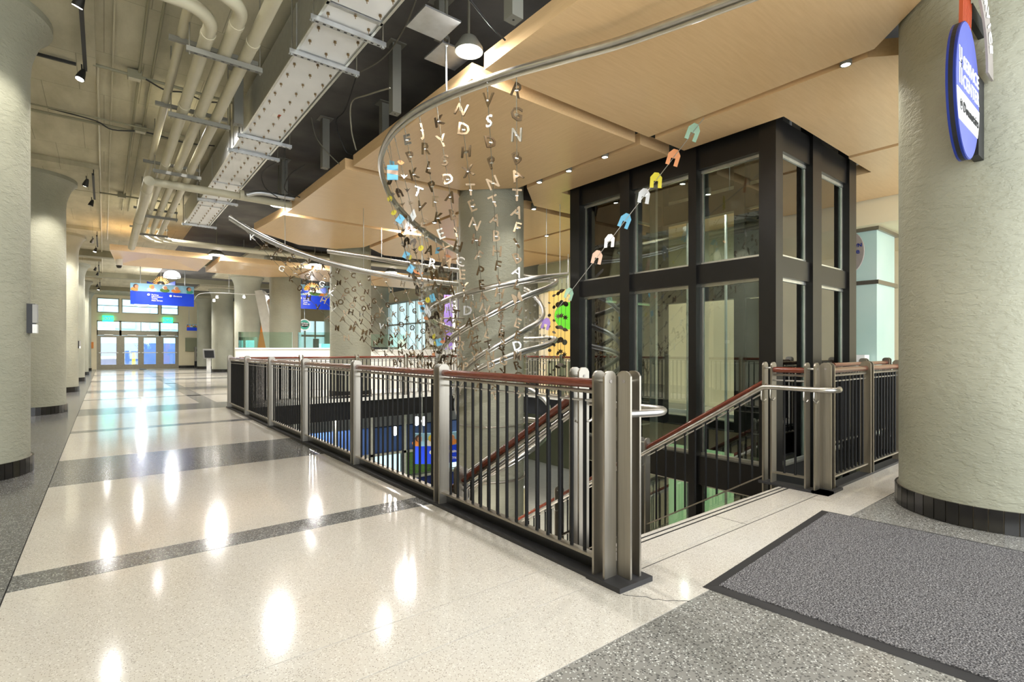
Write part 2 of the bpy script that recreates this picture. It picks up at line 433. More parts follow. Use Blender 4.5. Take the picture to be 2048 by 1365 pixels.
for k in range(4):
    column(5.12, 13.36 + 6.28 * k, 0, 'sage stucco column, %s one past the well on the right side of the corridor' % ord_[k], tiles=False, R=.52)
column(5.12, 38.4, 0, 'sage stucco column farthest down the corridor beside the payphone wall', tiles=False, R=.45)
for k in range(3):
    column(11.43, 13.36 + 6.28 * k, 0, 'sage stucco column behind the white counter, %s of the east row' % ord_[k], tiles=False)

# ------------------------------------------------------------------ maple ceiling panels
def panel(poly, lbl, z=3.75, th=.15, mat='maple', rise=.02):
    cx = sum(p[0] for p in poly) / len(poly); cy = sum(p[1] for p in poly) / len(poly)
    t = thing('ceiling_panel', (cx, cy, z), 'suspended maple ceiling panel ' + lbl, 'ceiling panel', 'maple ceiling clouds')
    n = len(poly); mb = MB()
    sg = [(poly[(i + 1) % n][0] - poly[i][0]) * (poly[(i + 2) % n][1] - poly[(i + 1) % n][1]) - (poly[(i + 1) % n][1] - poly[i][1]) * (poly[(i + 2) % n][0] - poly[(i + 1) % n][0]) for i in range(n)]
    if min(sg) < 0 < max(sg): mb.v = [(x, y, z) for x, y in poly]; mb.f = [tuple(reversed(range(n)))]
    else:
        mb.v = [(x, y, z) for x, y in poly] + [(cx, cy, z + rise)]
        mb.f = [((i + 1) % n, i, n) for i in range(n)]
    mb.build('soffit', mat, t)
    mb = MB(); mb.v = [(x, y, z) for x, y in poly] + [(x, y, z + th) for x, y in poly]
    mb.f = [(i, (i + 1) % n, n + (i + 1) % n, n + i) for i in range(n)] + [tuple(range(n, 2 * n))]
    mb.build('edge_band', 'maple_b', t)
    for (x, y) in ((cx - .6, cy - .6), (cx + .6, cy + .6)):
        MB().tube([(x, y, z + th), (x, y, CZ)], .006, 5).build('hanger_rod', 'galvanised', t)
panel([(2.7, .85), (4.4, .85), (5.1, 1.52), (5.1, 3.82), (2.7, 3.82)], 'nearest the camera, left of the big right column')
panel([(2.7, 4.02), (5.1, 4.02), (5.1, 6.3), (4.45, 6.95), (2.7, 6.95)], 'over the stair railing in front of the well column', mat='maple_b')
panel([(2.65, 7.12), (4.5, 7.12), (5.1, 7.75), (5.1, 10.1), (2.65, 10.1)], 'left of the well column, second from the pendant')
panel([(2.65, 10.28), (5.05, 10.28), (5.05, 12.3), (4.6, 12.95), (3.7, 13.0), (2.5, 12.0)], 'with the pointed left tip above the steel tube end', mat='maple_b')
panel([(5.2, 1.6), (5.85, .9), (7.65, .9), (7.65, 2.57), (5.8, 2.57), (5.8, 3.8), (5.2, 3.8)], 'notched around the near corner of the glass lift')
panel([(5.2, 4.02), (5.8, 4.02), (5.8, 6.05), (7.65, 6.05), (7.65, 6.9), (5.95, 6.9), (5.2, 6.2)], 'notched around the far corner of the glass lift', mat='maple_b')
panel([(5.2, 7.9), (5.95, 7.12), (7.65, 7.12), (7.65, 10.1), (5.2, 10.1)], 'just right of and behind the well column')
panel([(5.2, 10.28), (7.65, 10.28), (7.65, 13.0), (5.9, 13.0), (5.2, 12.3)], 'behind the spiral tube above the far railing', mat='maple_b')
panel([(7.75, .9), (10.15, .9), (10.15, 3.82), (8.6, 3.82), (8.6, 2.6), (7.75, 2.6)], 'right of the lift above the frosted glass box')
panel([(8.6, 3.95), (10.15, 3.95), (10.15, 6.9), (8.6, 6.9)], 'behind the lift along the soffit', mat='maple_b')
panel([(7.75, 7.12), (10.15, 7.12), (10.15, 10.1), (7.75, 10.1)], 'seen through the lift glass above the green panel')
panel([(7.75, 10.28), (10.15, 10.28), (10.15, 13.0), (7.75, 13.0)], 'at the far right end behind the spiral tube', mat='maple_b')
panel([(.11, 16.6), (2.38, 16.6), (2.38, 19.4), (.3, 19.4)], 'with pale facets at the left end of the far island', rise=.22)
panel([(2.6, 16.6), (5.1, 16.6), (5.1, 18.9), (4.5, 19.45), (2.6, 19.45)], 'second from the left of the far island', mat='maple_b', rise=.1)
panel([(5.2, 16.6), (7.65, 16.6), (7.65, 19.4), (5.9, 19.4), (5.2, 18.8)], 'third from the left of the far island')
panel([(7.75, 16.6), (10.15, 16.6), (10.15, 19.4), (7.75, 19.4)], 'at the right end of the far island', mat='maple_b')

# ------------------------------------------------------------------ guard rails
PLATE = {}
def plate(span, z0, z1, wdt=.09, th=.013):
    k = (span, round(z1 - z0, 3))
    if k in PLATE: return PLATE[k]
    h = z1 - z0; pr = [(-wdt / 2, 0), (wdt / 2, 0), (wdt / 2, h - .028), (wdt * .36, h - .010), (wdt * .16, h - .001), (-wdt * .16, h - .001), (-wdt * .36, h - .010), (-wdt / 2, h - .028)]
    mb = MB()
    if span == 'x': mb.slab([(a, -th / 2, b) for a, b in pr], (0, th, 0)); mb.f = [tuple(reversed(f)) for f in mb.f]
    else: mb.slab([(-th / 2, a, b) for a, b in pr], (th, 0, 0))
    PLATE[k] = mb.mesh('post_plate', 'brushed_steel'); return PLATE[k]
def post(parent, x, y, z0, z1, span, gap=.075):
    dx, dy = (0, gap / 2) if span == 'x' else (gap / 2, 0)
    pl = [inst('post_plate', plate(span, z0, z1), parent, (x + dx * s, y + dy * s, z0)) for s in (-1, 1)]
    a, b = (x - dx, y - dy, z1 - .055), (x + dx, y + dy, z1 - .055)
    MB().tube([a, b], .009, 8).build('spacer_rod', 'polished_steel', parent, True)
    for c, s, q in ((a, -1, pl[0]), (b, 1, pl[1])):
        e = .010 * s
        MB().tube([c, (c[0] + (e if dx else 0), c[1] + (e if dy else 0), c[2])], .009, 8).build('bolt_head', 'sign_grey', q)
BAL = {}
def rail_bay(parent, a, b, n=None, dz=0.0, zt=1.03, zb=.1):
    """one bay between two posts a->b (x,y,z0 each); sloped when the z differ"""
    a = Vector(a); b = Vector(b); L = (b - a).xy.length; ux = (b - a) / L
    MB().tube([a + Vector((0, 0, zt)), b + Vector((0, 0, zt))], .026, 12).build('handrail', 'cherry', parent, True)
    off = Vector((0, 0, zt - .045)); MB().tube([a + off, b + off], .012, 6).build('rail_support', 'brushed_steel', parent, True)
    off = Vector((0, 0, .935)); MB().tube([a + off, b + off], .0075, 6).build('mid_rod', 'polished_steel', parent, True)
    side = Vector((-ux.y, ux.x, 0)).normalized() * .024
    z = Vector((0, 0, zb)); MB().slab([a + z - side, b + z - side, b + z + side, a + z + side], (0, 0, .014)).build('bottom_rail', 'brushed_steel', parent)
    n = n or max(2, int(round(L / .108)) - 1)
    h = round(zt - .05 - zb, 3)
    if h not in BAL: BAL[h] = MB().tube([(0, 0, 0), (0, 0, h)], .0105, 8).mesh('baluster', 'black_rod', smooth=True)
    for k in range(1, n + 1):
        p = a + (b - a) * (k / (n + 1)); inst('baluster', BAL[h], parent, p + z)
PZ = 1.10
# corridor side
g = thing('guard_railing', (XR, 1.83, 0), 'long steel guard railing with cherry handrail between corridor and well', 'railing')
ys = [1.83, 3.50, 5.235, 6.97, 8.705, 10.44, 12.1]
for k, y in enumerate(ys):
    post(g, XR, y, .02, PZ, 'x')
for y0, y1 in zip(ys, ys[1:]): rail_bay(g, (XR, y0 + .04, 0), (XR, y1 - .04, 0), 15)
post(g, 2.162, 1.745, .02, PZ, 'y')
# left stair railing and grab rail
SLOPE = .61
def stair_rail(x, ystart, lab, grab_x, loop, corner):
    g = thing('stair_railing', (x, ystart, 0), lab, 'railing', 'stair railings')
    post(g, x, ystart, -.1, PZ, 'x')
    y = ystart; z = 0
    for L in (1.38, 1.38, 1.38, 1.38):
        y0, y1 = y + .04, y + L - .04
        z0 = -(y0 - ystart) * SLOPE - .09; z1 = -(y1 - ystart) * SLOPE - .09
        rail_bay(g, (x, y0, z0), (x, y1, z1), 10, zb=.17)
        y += L; zz = -(y - ystart) * SLOPE
        post(g, x, y, zz - .35, zz + PZ - .03, 'x')
    # round steel grab rail
    s = 1 if grab_x > x else -1
    zg = .875
    pts = [corner, (grab_x + (corner[0] - grab_x) * .35, corner[1] - .05, zg), (grab_x, 1.75, zg), (grab_x, 1.95, zg), (grab_x, ystart - .02, zg), (grab_x, ystart + .06, zg - .03)]
    pts = cat(pts, 5) + [Vector((grab_x, ystart + k * .5, zg - .0 - SLOPE * k * .5)) for k in range(1, 12)]
    MB().tube(pts, .022, 12).build('grab_rail', 'polished_steel', g, True)
    for yy in (ystart - .05, ystart + .03, ystart + 1.38, ystart + 1.46, ystart + 2.76) + ((1.9, 1.82) if loop else ()):
        zz = zg - max(0, yy - ystart) * SLOPE
        MB().tube(cat([(x, yy, zz - .10), ((x + grab_x) / 2, yy, zz - .115), (grab_x, yy, zz - .085), (grab_x, yy, zz - .015)], 4), .007, 8).build('grab_rail_bracket', 'polished_steel', g, True)
    MB().slab([(x - .02, ystart, -.12), (x - .02, ystart + 6.9, -.12 - 6.9 * SLOPE), (x - .02, ystart + 6.9, -.40 - 6.9 * SLOPE), (x - .02, ystart, -.40)], (.04, 0, 0)).build('stringer', 'grey_plastic', g)
    return g
stair_rail(2.36, 2.30, 'left stair railing with cherry handrail descending beside the corridor railing', 2.44, False, (2.13, 1.735, .875))
stair_rail(4.745, 2.23, 'right stair railing with cherry handrail descending in front of the lift', 4.66, True, (4.92, 1.72, .875))
# short return and right run
g = thing('guard_railing', (4.745, 1.87, 0), 'short steel return railing between the stair top and right corner post', 'railing')
rail_bay(g, (4.745, 2.19, 0), (4.745, 1.91, 0), 2); post(g, 4.745, 1.87, .02, PZ, 'x')
g = thing('guard_railing', (4.89, 1.80, 0), 'steel guard railing with cherry handrail running right behind the big column', 'railing')
post(g, 4.885, 1.80, .02, PZ, 'y')
for x0, x1 in ((4.885, 5.84), (5.84, 6.8), (6.8, 7.76), (7.76, 8.72)):
    rail_bay(g, (x0 + .04, 1.80, 0), (x1 - .04, 1.80, 0), 9); post(g, x1, 1.80, .02, PZ, 'y')
g = thing('guard_railing', (7.0, 2.44, 0), 'guard railing section standing in front of the right face of the lift', 'railing')
for x0, x1 in ((6.75, 7.8), (7.8, 8.7)):
    rail_bay(g, (x0 + .04, 2.44, 0), (x1 - .04, 2.44, 0), 9); post(g, x1, 2.44, -.2, PZ, 'y')
# far side
g = thing('guard_railing', (2.2, 12.1, 0), 'guard railing across the far end of the well in front of the white counter', 'railing')
xs = [2.2 + 1.3 * k for k in range(6)]
for x0, x1 in zip(xs, xs[1:]):
    rail_bay(g, (x0 + .04, 12.12, 0), (x1 - .04, 12.12, 0), 11); post(g, x1, 12.12, .02, PZ, 'y')
g = thing('guard_railing', (8.78, 9, 0), 'guard railing on the far right side of the well before the yellow wall', 'railing')
yy = [6.2 + 1.46 * k for k in range(5)]
for y0, y1 in zip(yy, yy[1:]):
    rail_bay(g, (8.76, y0 + .04, 0), (8.76, y1 - .04, 0), 12); post(g, 8.76, y0, .02, PZ, 'x')
post(g, 8.76, 12.04, .02, PZ, 'x')

# stairs
st = thing('staircase', (3.55, 2.12, 0), 'terrazzo staircase descending into the well between two cherry handrails', 'staircase')
for k in range(24):
    y = 2.12 + k * .29; z = -.175 * (k + 1)
    MB().box(2.40, y, z - .05, 4.70, y + .31, z).build('tread', 'terrazzo_cream', st)
    MB().box(2.40, y + .295, z - .175, 4.70, y + .31, z - .05).build('riser', 'terrazzo_grey', st)

# ------------------------------------------------------------------ glass lift
lf = thing('glass_lift', (7.1, 4.3, -4.2), 'black steel framed glass lift shaft rising through the well', 'lift')
LX, LY, LX2, LY2 = 5.88, 2.69, 8.30, 5.93
def lpost(x0, y0, x1, y1): return MB().box(x0, y0, -4.2, x1, y1, 4.55).build('frame_post', 'black_steel', lf)
for y0, y1 in ((5.73, 5.93), (4.74, 4.91), (3.68, 3.79)): lpost(LX, y0, LX + .2, y1)
lpost(LX, LY, LX + .17, LY + .19)
for x0, x1 in ((6.86, 7.12), (8.05, 8.3)): lpost(x0, LY, x1, LY + .14)
for x0, y0 in ((8.1, 4.2), (8.1, 5.75), (7.0, 5.75)): lpost(x0, y0, x0 + .18, y0 + .18)
segY = [(2.88, 3.68), (3.79, 4.74), (4.91, 5.73)]; segX = [(6.05, 6.86), (7.12, 8.05)]
beams = [(2.05, 2.29), (-.50, -.14), (3.50, 3.85), (-2.4, -2.1)]
for z0, z1 in beams:
    for y0, y1 in segY:
        MB().box(LX + .045, y0, z0, LX + .17, y1, z1).build('cross_beam', 'black_steel', lf)
        MB().box(LX + .12, y0, z1, LX + .17, y1, z1 + .035).build('glazing_sill', 'aluminium', lf)
        MB().box(LX + .12, y0, z0 - .035, LX + .17, y1, z0).build('glazing_sill', 'aluminium', lf)
    for x0, x1 in segX:
        MB().box(x0, LY + .035, z0, x1, LY + .11, z1).build('cross_beam', 'black_steel', lf)
        MB().box(x0, LY + .08, z1, x1, LY + .12, z1 + .035).build('glazing_sill', 'aluminium', lf)
        MB().box(x0, LY + .08, z0 - .035, x1, LY + .12, z0).build('glazing_sill', 'aluminium', lf)
    MB().box(LX + .2, 5.78, z0, 8.1, 5.9, z1).build('cross_beam', 'black_steel', lf)
    MB().box(8.12, LY + .12, z0, 8.26, 5.75, z1).build('cross_beam', 'black_steel', lf)
gz = [(-4.1, -2.44), (-2.06, -.54), (-.10, 2.01), (2.33, 3.46)]
for z0, z1 in gz:
    for y0, y1 in segY:
        MB().box(LX + .145, y0 + .02, z0, LX + .153, y1 - .02, z1).build('glass_pane', 'lift_glass', lf)
        for yy in (y0, y1 - .02): MB().box(LX + .14, yy, z0, LX + .165, yy + .02, z1).build('glazing_bead', 'aluminium', lf)
    for x0, x1 in segX:
        MB().box(x0 + .02, LY + .096, z0, x1 - .02, LY + .104, z1).build('glass_pane', 'lift_glass', lf)
        MB().box(x1 - .02, LY + .085, z0, x1, LY + .11, z1).build('glazing_bead', 'aluminium', lf)
    MB().box(LX + .22, 5.84, z0, 8.08, 5.848, z1).build('glass_pane', 'clear_glass', lf)
for x, y in ((7.4, 3.2), (7.4, 5.4)): MB().box(x, y, -4.2, x + .06, y + .12, 4.5).build('guide_rail', 'galvanised', lf)
for y in (3.5, 4.4, 5.1): MB().box(7.9, y, -4.2, 7.93, y + .03, 3.4).build('guide_rail', 'white_plastic', lf)
MB().box(7.55, 3.3, -4.2, 7.6, 5.3, -2.2).build('cab_wall', 'grey_plastic', lf)
MB().box(6.6, 3.0, -2.2, 8.0, 5.5, -2.08).build('cab_roof', 'grey_plastic', lf)
for z in (2.38, 2.75, 3.1): MB().box(6.45, 2.95, z, 6.55, 3.0, z + .14).build('sensor_box', 'white_plastic', lf)
MB().box(6.4, 2.98, 1.0, 6.6, 3.05, 3.4).build('control_channel', 'black_rod', lf)
for y0, y1 in ((2.82, 3.5), (3.51, 4.19)): MB().box(8.14, y0, -.1, 8.18, y1, 2.03).build('door_panel', 'black_steel', lf); MB().box(8.14, y0, 2.33, 8.18, y1, 3.46).build('door_panel', 'black_steel', lf)
# pit edge slab lip at the lift
MB().box(8.35, WY1 + .9, -.02, 8.7, 6.2, 0.0).build('landing_sill', 'aluminium', lf)

# ------------------------------------------------------------------ walls of this level
struct('wall_left', box(XW - .2, YS, -.02, XW, YN, CZ), 'cream_wall')
mb = MB()      # north wall with openings
Y0, Y1 = 40.5, 40.75
for a in ((XW, -.02, -.35, CZ), (3.88, -.02, 10.4, CZ), (10.4, 3.4, 14.2, CZ), (14.2, -.02, XE, CZ), (-.35, 3.02, 3.88, 3.5), (-.35, 4.42, 3.88, CZ)): mb.box(a[0], Y0, a[1], a[2], Y1, a[3])
struct('wall_north', mb, 'cream_wall')
struct('baseboard_north', box(3.88, 40.46, 0, 10.4, 40.5, .16), 'black_tile')
mb = MB(); mb.box(10.2, 3.9, -.02, 10.35, 11.6, CZ); struct('wall_east', mb, 'cream_wall')
struct('trim_1', box(10.15, 3.9, 2.9, 10.2, 11.6, 3.72), 'sage_wall')
struct('wall_east_far', box(13.4, 11.6, -.02, 13.6, YN, CZ), 'cream_wall')
struct('wall_east_soffit', box(10.2, .2, 3.34, 13.4, 3.9, CZ), 'cream_wall')
struct('wall_south_east', box(13.4, -5.5, -.02, 13.55, 11.6, CZ), 'cream_wall')

# yellow and green display panels on the east wall
t = thing('wall_panel', (10.15, 10.1, 0), 'yellow painted wall panel behind the far railing right of the spiral tube', 'wall panel')
MB().box(10.12, 9.4, .0, 10.19, 11.1, 2.9).build('panel_board', 'yellow_wall', t)
t = thing('wall_panel', (10.15, 8.3, 0), 'pale green wall panel seen through the left glass of the lift', 'wall panel')
MB().box(10.12, 7.4, .0, 10.19, 9.35, 2.6).build('panel_board', 'green_panel', t)
t = thing('wall_cabinet', (9.95, 10.0, 0), 'low cream cabinet against the yellow wall panel', 'cabinet')
MB().box(9.7, 9.5, 0, 10.1, 10.7, .95).build('body', 'cream_wall', t)
for y in (9.53, 9.93, 10.33): MB().box(9.68, y, .06, 9.7, y + .34, .9).build('door', 'sage_wall', t)
t = thing('round_sign', (10.0, 9.7, 2.6), 'glowing green round sign hanging right of the spiral tube', 'sign')
mb = MB(); mb.lathe(0, 0, [(.0, -.02), (.36, -.02), (.36, .02), (0, .02)], 36)
o = mb.build('sign_disc', 'sign_green'); o.parent = t; o.location = (-.45, -.0, -.5); o.rotation_euler = (PI / 2, 0, -.75)
MB().tube([(9.55, 9.7, 2.45), (9.55, 9.7, 3.72)], .01, 6).build('hanger_rod', 'galvanised', t)

# frosted glass room and fittings at the right
t = thing('frosted_booth', (10.9, 3.5, 0), 'frosted glass booth with steel head rail at the right beyond the railing', 'booth')
MB().box(10.46, 3.08, 0, 10.50, 3.9, 2.35).build('glass_panel', 'frosted_glass', t)
MB().box(10.46, 3.08, 2.42, 10.50, 3.9, 3.28).build('glass_panel', 'frosted_glass', t)
MB().box(10.50, 3.08, 0, 11.4, 3.12, 2.35).build('glass_panel', 'frosted_glass', t)
MB().box(10.50, 3.08, 2.42, 11.4, 3.12, 3.28).build('glass_panel', 'frosted_glass', t)
MB().box(10.42, 3.04, 3.28, 11.5, 3.16, 3.34).build('head_rail', 'brushed_steel', t)
MB().box(10.42, 3.16, 3.28, 10.54, 3.9, 3.34).build('head_rail', 'brushed_steel', t)
MB().box(10.44, 3.05, 2.35, 11.5, 3.14, 2.42).build('mid_rail', 'brushed_steel', t)
MB().box(10.44, 3.14, 2.35, 10.52, 3.9, 2.42).build('mid_rail', 'brushed_steel', t)
t = thing('dispenser', (10.3, 3.35, 1.0), 'white rounded dispenser beside the frosted glass booth', 'dispenser')
MB().box(10.2, 3.2, 0, 10.42, 3.55, .9).build('stand', 'white_plastic', t)
MB().prism([(10.2, 3.18), (10.42, 3.18), (10.44, 3.3), (10.42, 3.56), (10.2, 3.56), (10.18, 3.4)], .9, 1.12).build('hood', 'white_plastic', t)
def ellipse_prism(c, ax, az, nrm, n=40):
    c = Vector(c); nrm = Vector(nrm); h = Vector((0, 0, 1)).cross(nrm).normalized()
    return MB().slab([c + h * ax * math.cos(2 * PI * k / n) + Vector((0, 0, az * math.sin(2 * PI * k / n))) for k in range(n)], nrm)
t = thing('oval_sign', (10.25, 3.42, 2.93), 'grey oval sign with blue lettering hanging right of the lift', 'sign')
ellipse_prism((10.26, 3.45, 2.92), .24, .37, (.04, 0, 0)).build('sign_face', 'sign_grey', t)
face_text('MIDTOWN', .085, t, (10.255, 3.45, 3.02), 'sign_blue', -PI / 2)
face_text('change', .13, t, (10.255, 3.45, 2.92), 'sign_blue', -PI / 2)
face_text('SERVICES', .05, t, (10.255, 3.45, 2.82), 'sign_blue', -PI / 2)
MB().tube([(10.28, 3.45, 3.28), (10.28, 3.45, 3.4)], .01, 6).build('hanger_rod', 'galvanised', t)

# ------------------------------------------------------------------ doors at the corridor end
dx = [(-.30, .75), (.86, 1.85), (1.85, 2.79), (2.90, 3.84)]
for i, (a, b) in enumerate(dx):
    d = thing('door_%d' % (i + 1), (a, 40.55, 0), None, None); d['kind'] = 'structure'; del_ = None
    mb = MB(); mb.box(a, 40.52, 0, a + .15, 40.57, 2.1); mb.box(b - .15, 40.52, 0, b, 40.57, 2.1); mb.box(a + .15, 40.52, 0, b - .15, 40.57, .28); mb.box(a + .15, 40.52, 1.98, b - .15, 40.57, 2.1)
    mb.build('door_leaf', 'door_metal', d); MB().box(a + .15, 40.54, .28, b - .15, 40.55, 1.98).build('glass_pane', 'clear_glass', d)
    MB().box(a + .05, 40.42, 1.0, b - .05, 40.46, 1.05).build('push_bar', 'aluminium', d)
    MB().box(a + .3, 40.44, 2.1, a + .75, 40.52, 2.17).build('door_closer', 'aluminium', d)
mb = MB()
for a in ((-.35, 0, -.30, 3.02), (.75, 0, .86, 3.02), (2.79, 0, 2.90, 3.02), (3.84, 0, 3.88, 3.02), (-.35, 2.11, 3.88, 2.42), (-.35, 2.95, 3.88, 3.02), (1.83, 2.42, 1.87, 2.95)): mb.box(a[0], 40.5, a[1], a[2], 40.6, a[3])
struct('trim_2', mb, 'door_metal')
for i, (a, b) in enumerate(((-.30, .75), (.86, 1.83), (1.87, 2.79), (2.90, 3.84))):
    struct('window_%d' % (i + 1), box(a, 40.54, 2.42, b, 40.55, 2.95), 'clear_glass')
for i, (a, b) in enumerate(((-.35, .75), (.86, 2.79), (2.90, 3.88))):
    wn = thing('window_%d' % (i + 5), (a, 40.6, 3.5), None, None); wn['kind'] = 'structure'
    mb = MB(); mb.box(a, 40.52, 3.5, b, 40.6, 3.56); mb.box(a, 40.52, 4.36, b, 40.6, 4.42); mb.box(a, 40.52, 3.56, a + .06, 40.6, 4.36); mb.box(b - .06, 40.52, 3.56, b, 40.6, 4.36); mb.box(a, 40.52, 3.93, b, 40.58, 3.97)
    mb.build('window_frame', 'door_metal', wn); MB().box(a, 40.55, 3.56, b, 40.56, 4.36).build('glass_pane', 'clear_glass', wn)
struct('trim_3', MB().box(.75, 40.5, 3.5, .86, 40.6, 4.42).box(2.79, 40.5, 3.5, 2.90, 40.6, 4.42), 'cream_wall')
for px, nm in ((216, 'left'), (343, 'right')):
    q = P(px, 638, 31.9)
    t = thing('exit_sign', (q.x, 40.4, q.z), 'green glowing exit sign above the %s end of the doors' % nm, 'exit sign')
    MB().box(q.x - .27, 40.36, q.z - .17, q.x + .27, 40.46, q.z + .19).build('housing', 'exit_green', t)
    face_text('EXIT', .26, t, (q.x, 40.35, q.z), 'sign_white')
# outside
t = thing('pavement', (2, 46, 0), 'grey pavement outside the glass doors', 'pavement'); MB().box(-8, 40.76, -.1, 14, 60, -.01).build('surface', 'road', t)
t = thing('building', (0, 52, 0), 'blue and white building across the street outside the doors', 'building')
MB().box(-8, 52, 0, 14, 53, 1.75).build('lower_wall', 'blue_wall', t); MB().box(-8, 52, 1.75, 14, 53, 10).build('upper_wall', 'facade_blue', t)
for x in (-6, -3, 0, 3, 6, 9): MB().box(x, 51.9, 2.9, x + 2.0, 52, 4.6).build('window', 'sky_paint', t)
t = thing('planter', (.4, 45, 0), 'low white and blue planter outside the left door', 'planter')
MB().box(-.6, 44.6, 0, .7, 45.4, .6).build('trough', 'dark_blue', t); MB().box(-.65, 44.55, .6, .75, 45.45, .75).build('rim', 'white_wall', t)
t = thing('bollard', (1.6, 44, 0), 'yellow bollard outside the second door', 'bollard')
MB().lathe(1.6, 44, [(0, 0), (.1, 0), (.1, .9), (.07, .98), (0, 1.0)], 16).build('post', 'yellow_paint', t)
# wall items at the corridor end
t = thing('wall_plaque', (-.65, 40.45, 1.5), 'small orange brown plaque left of the doors', 'plaque'); MB().box(-.8, 40.44, 1.3, -.5, 40.5, 1.68).build('plate', 'orange_paint', t)
t = thing('wall_board', (4.6, 40.4, 1.5), 'grey beige notice board right of the doors', 'board'); MB().box(4.25, 40.42, 1.1, 5.2, 40.5, 2.0).build('board_face', 'sage_wall', t)
t = thing('payphone', (5.0, 40.2, 0), 'steel payphone on a dark stand right of the doors', 'payphone')
MB().box(4.75, 40.1, .45, 5.15, 40.4, 1.4).build('body', 'brushed_steel', t); MB().box(4.75, 40.12, 0, 5.15, 40.4, .45).build('stand', 'black_steel', t)
MB().box(4.85, 40.06, 1.1, 5.0, 40.1, 1.25).build('keypad', 'sign_black', t); MB().box(4.85, 40.05, .75, 4.95, 40.1, 1.0).build('handset', 'sign_black', t)
q = P(417, 738, 27)
t = thing('kiosk', (q.x, q.y, 0), 'white information kiosk with slanted dark screen between two far columns', 'kiosk')
MB().box(q.x - .08, q.y - .06, 0, q.x + .1, q.y + .06, .85).build('pedestal', 'white_plastic', t)
MB().slab([(q.x - .25, q.y - .25, .75), (q.x + .28, q.y - .25, .75), (q.x + .28, q.y + .05, 1.22), (q.x - .25, q.y + .05, 1.22)], (0, .06, .03)).build('screen_box', 'grey_plastic', t)
MB().slab([(q.x - .2, q.y - .24, .80), (q.x + .23, q.y - .24, .80), (q.x + .23, q.y + .0, 1.16), (q.x - .2, q.y + .0, 1.16)], (0, -.02, .01)).build('screen', 'sign_black', t)

# ------------------------------------------------------------------ office, storefront, counter beyond the well
t = thing('office_front', (13.3, 20, 0), 'glazed office front with white frames in the east wall', 'office front')
MB().box(13.34, 24.0, 0.9, 13.39, 30.5, 3.9).build('lit_interior', 'office_light', t)
for y in [24 + 1.08 * k for k in range(7)]: MB().box(13.2, y - .05, .9, 13.34, y + .05, 3.9).build('mullion', 'aluminium', t)
for z in (.9, 2.6, 3.85): MB().box(13.2, 24, z, 13.34, 30.5, z + .09).build('transom', 'aluminium', t)
t = thing('storefront', (12.3, 40.3, 0), 'white storefront with panelled fascia and glass doors at the far end', 'storefront')
MB().box(10.4, 40.5, 0, 14.2, 40.6, 3.4).build('backing', 'office_light', t)
for x in [10.4 + .76 * k for k in range(6)]: MB().box(x - .05, 40.3, 0, x + .05, 40.5, 3.4).build('mullion', 'aluminium', t)
MB().box(10.4, 40.3, 2.2, 14.2, 40.45, 2.35).build('transom', 'aluminium', t)
q = P(609, 650, 24)
t = thing('round_sign', (q.x, q.y, q.z), 'white round sign with dark green centre beside the second banner', 'sign')
for r, m, yy in ((.27, 'sign_white', 0), (.22, 'teal_paint', -.02), (.19, 'sign_black', -.03)):
    ellipse_prism((q.x, q.y + yy, q.z), r, r * (1 if r > .2 else .6), (0, .02, 0)).build('disc', m, t)
face_text('Wellness\neye care', .085, t, (q.x, q.y - .04, q.z + .03), 'sign_white')
MB().tube([(q.x, q.y, q.z + .27), (q.x, q.y, CZ)], .012, 6).build('hanger_rod', 'galvanised', t)

# counter: white faceted front
t = thing('service_counter', (5.5, 16, 0), 'long white service counter beyond the far railing', 'counter')
cp = [(3.1, 17.35), (4.6, 16.55), (6.1, 15.75), (7.6, 14.9), (9.2, 13.95)]
for i, (a, b) in enumerate(zip(cp, cp[1:])):
    a, b = Vector((*a, 0)), Vector((*b, 0)); hgt = 1.23 if i < 2 else 1.18
    nrm = Vector((b.y - a.y, a.x - b.x, 0)).normalized()
    MB().slab([a, b, b + Vector((0, 0, hgt)), a + Vector((0, 0, hgt))], -nrm * .08).build('front_panel', 'white_wall', t)
    c = a - nrm * .6; e = b - nrm * .6
    MB().slab([a + nrm * .03, b + nrm * .03, e, c], (0, 0, .04)).build('counter_top', 'white_plastic', t).location.z += hgt
    if i < 3:
        z0, z1 = hgt + .04, hgt + .52
        q0, q1 = a.lerp(b, .05), a.lerp(b, .95)
        MB().slab([q0 + Vector((0, 0, z0)), q1 + Vector((0, 0, z0)), q1 + Vector((0, 0, z1)), q0 + Vector((0, 0, z1))], -nrm * .015).build('sneeze_guard', 'guard_glass', t)
        MB().slab([q0 + Vector((0, 0, z0)), q0 - nrm * .4 + Vector((0, 0, z0)), q0 - nrm * .4 + Vector((0, 0, z1)), q0 + Vector((0, 0, z1))], Vector((.012, 0, 0))).build('sneeze_guard', 'guard_glass', t)
def on_counter(px, dd, z, w_, d_, h_, name, lab, ct, mat, part):
    q = P(px, 700, dd); tt = thing(name, (q.x, q.y, z), lab, ct)
    MB().box(q.x - w_ / 2, q.y - d_ / 2, z, q.x + w_ / 2, q.y + d_ / 2, z + h_).build(part, mat, tt); return tt, q
on_counter(632, 16.25, 1.275, .14, .14, .28, 'cup_dispenser', 'dark cup dispenser standing on the white counter', 'dispenser', 'sign_black', 'body')
tt, q = on_counter(652, 16.1, 1.275, .42, .05, .12, 'display_tray', 'pale cyan lit tray display on the white counter', 'tray', 'screen_cyan', 'tray_body')
on_counter(770, 16.5, 1.225, 1.0, .25, .07, 'conveyor_tray', 'long black tray on the right end of the counter', 'tray', 'sign_black', 'tray_body')
tt, q = on_counter(500, 15.95, 1.275, .35, .3, .32, 'glass_case', 'small glass case of cups at the left end of the counter', 'display case', 'guard_glass', 'case')
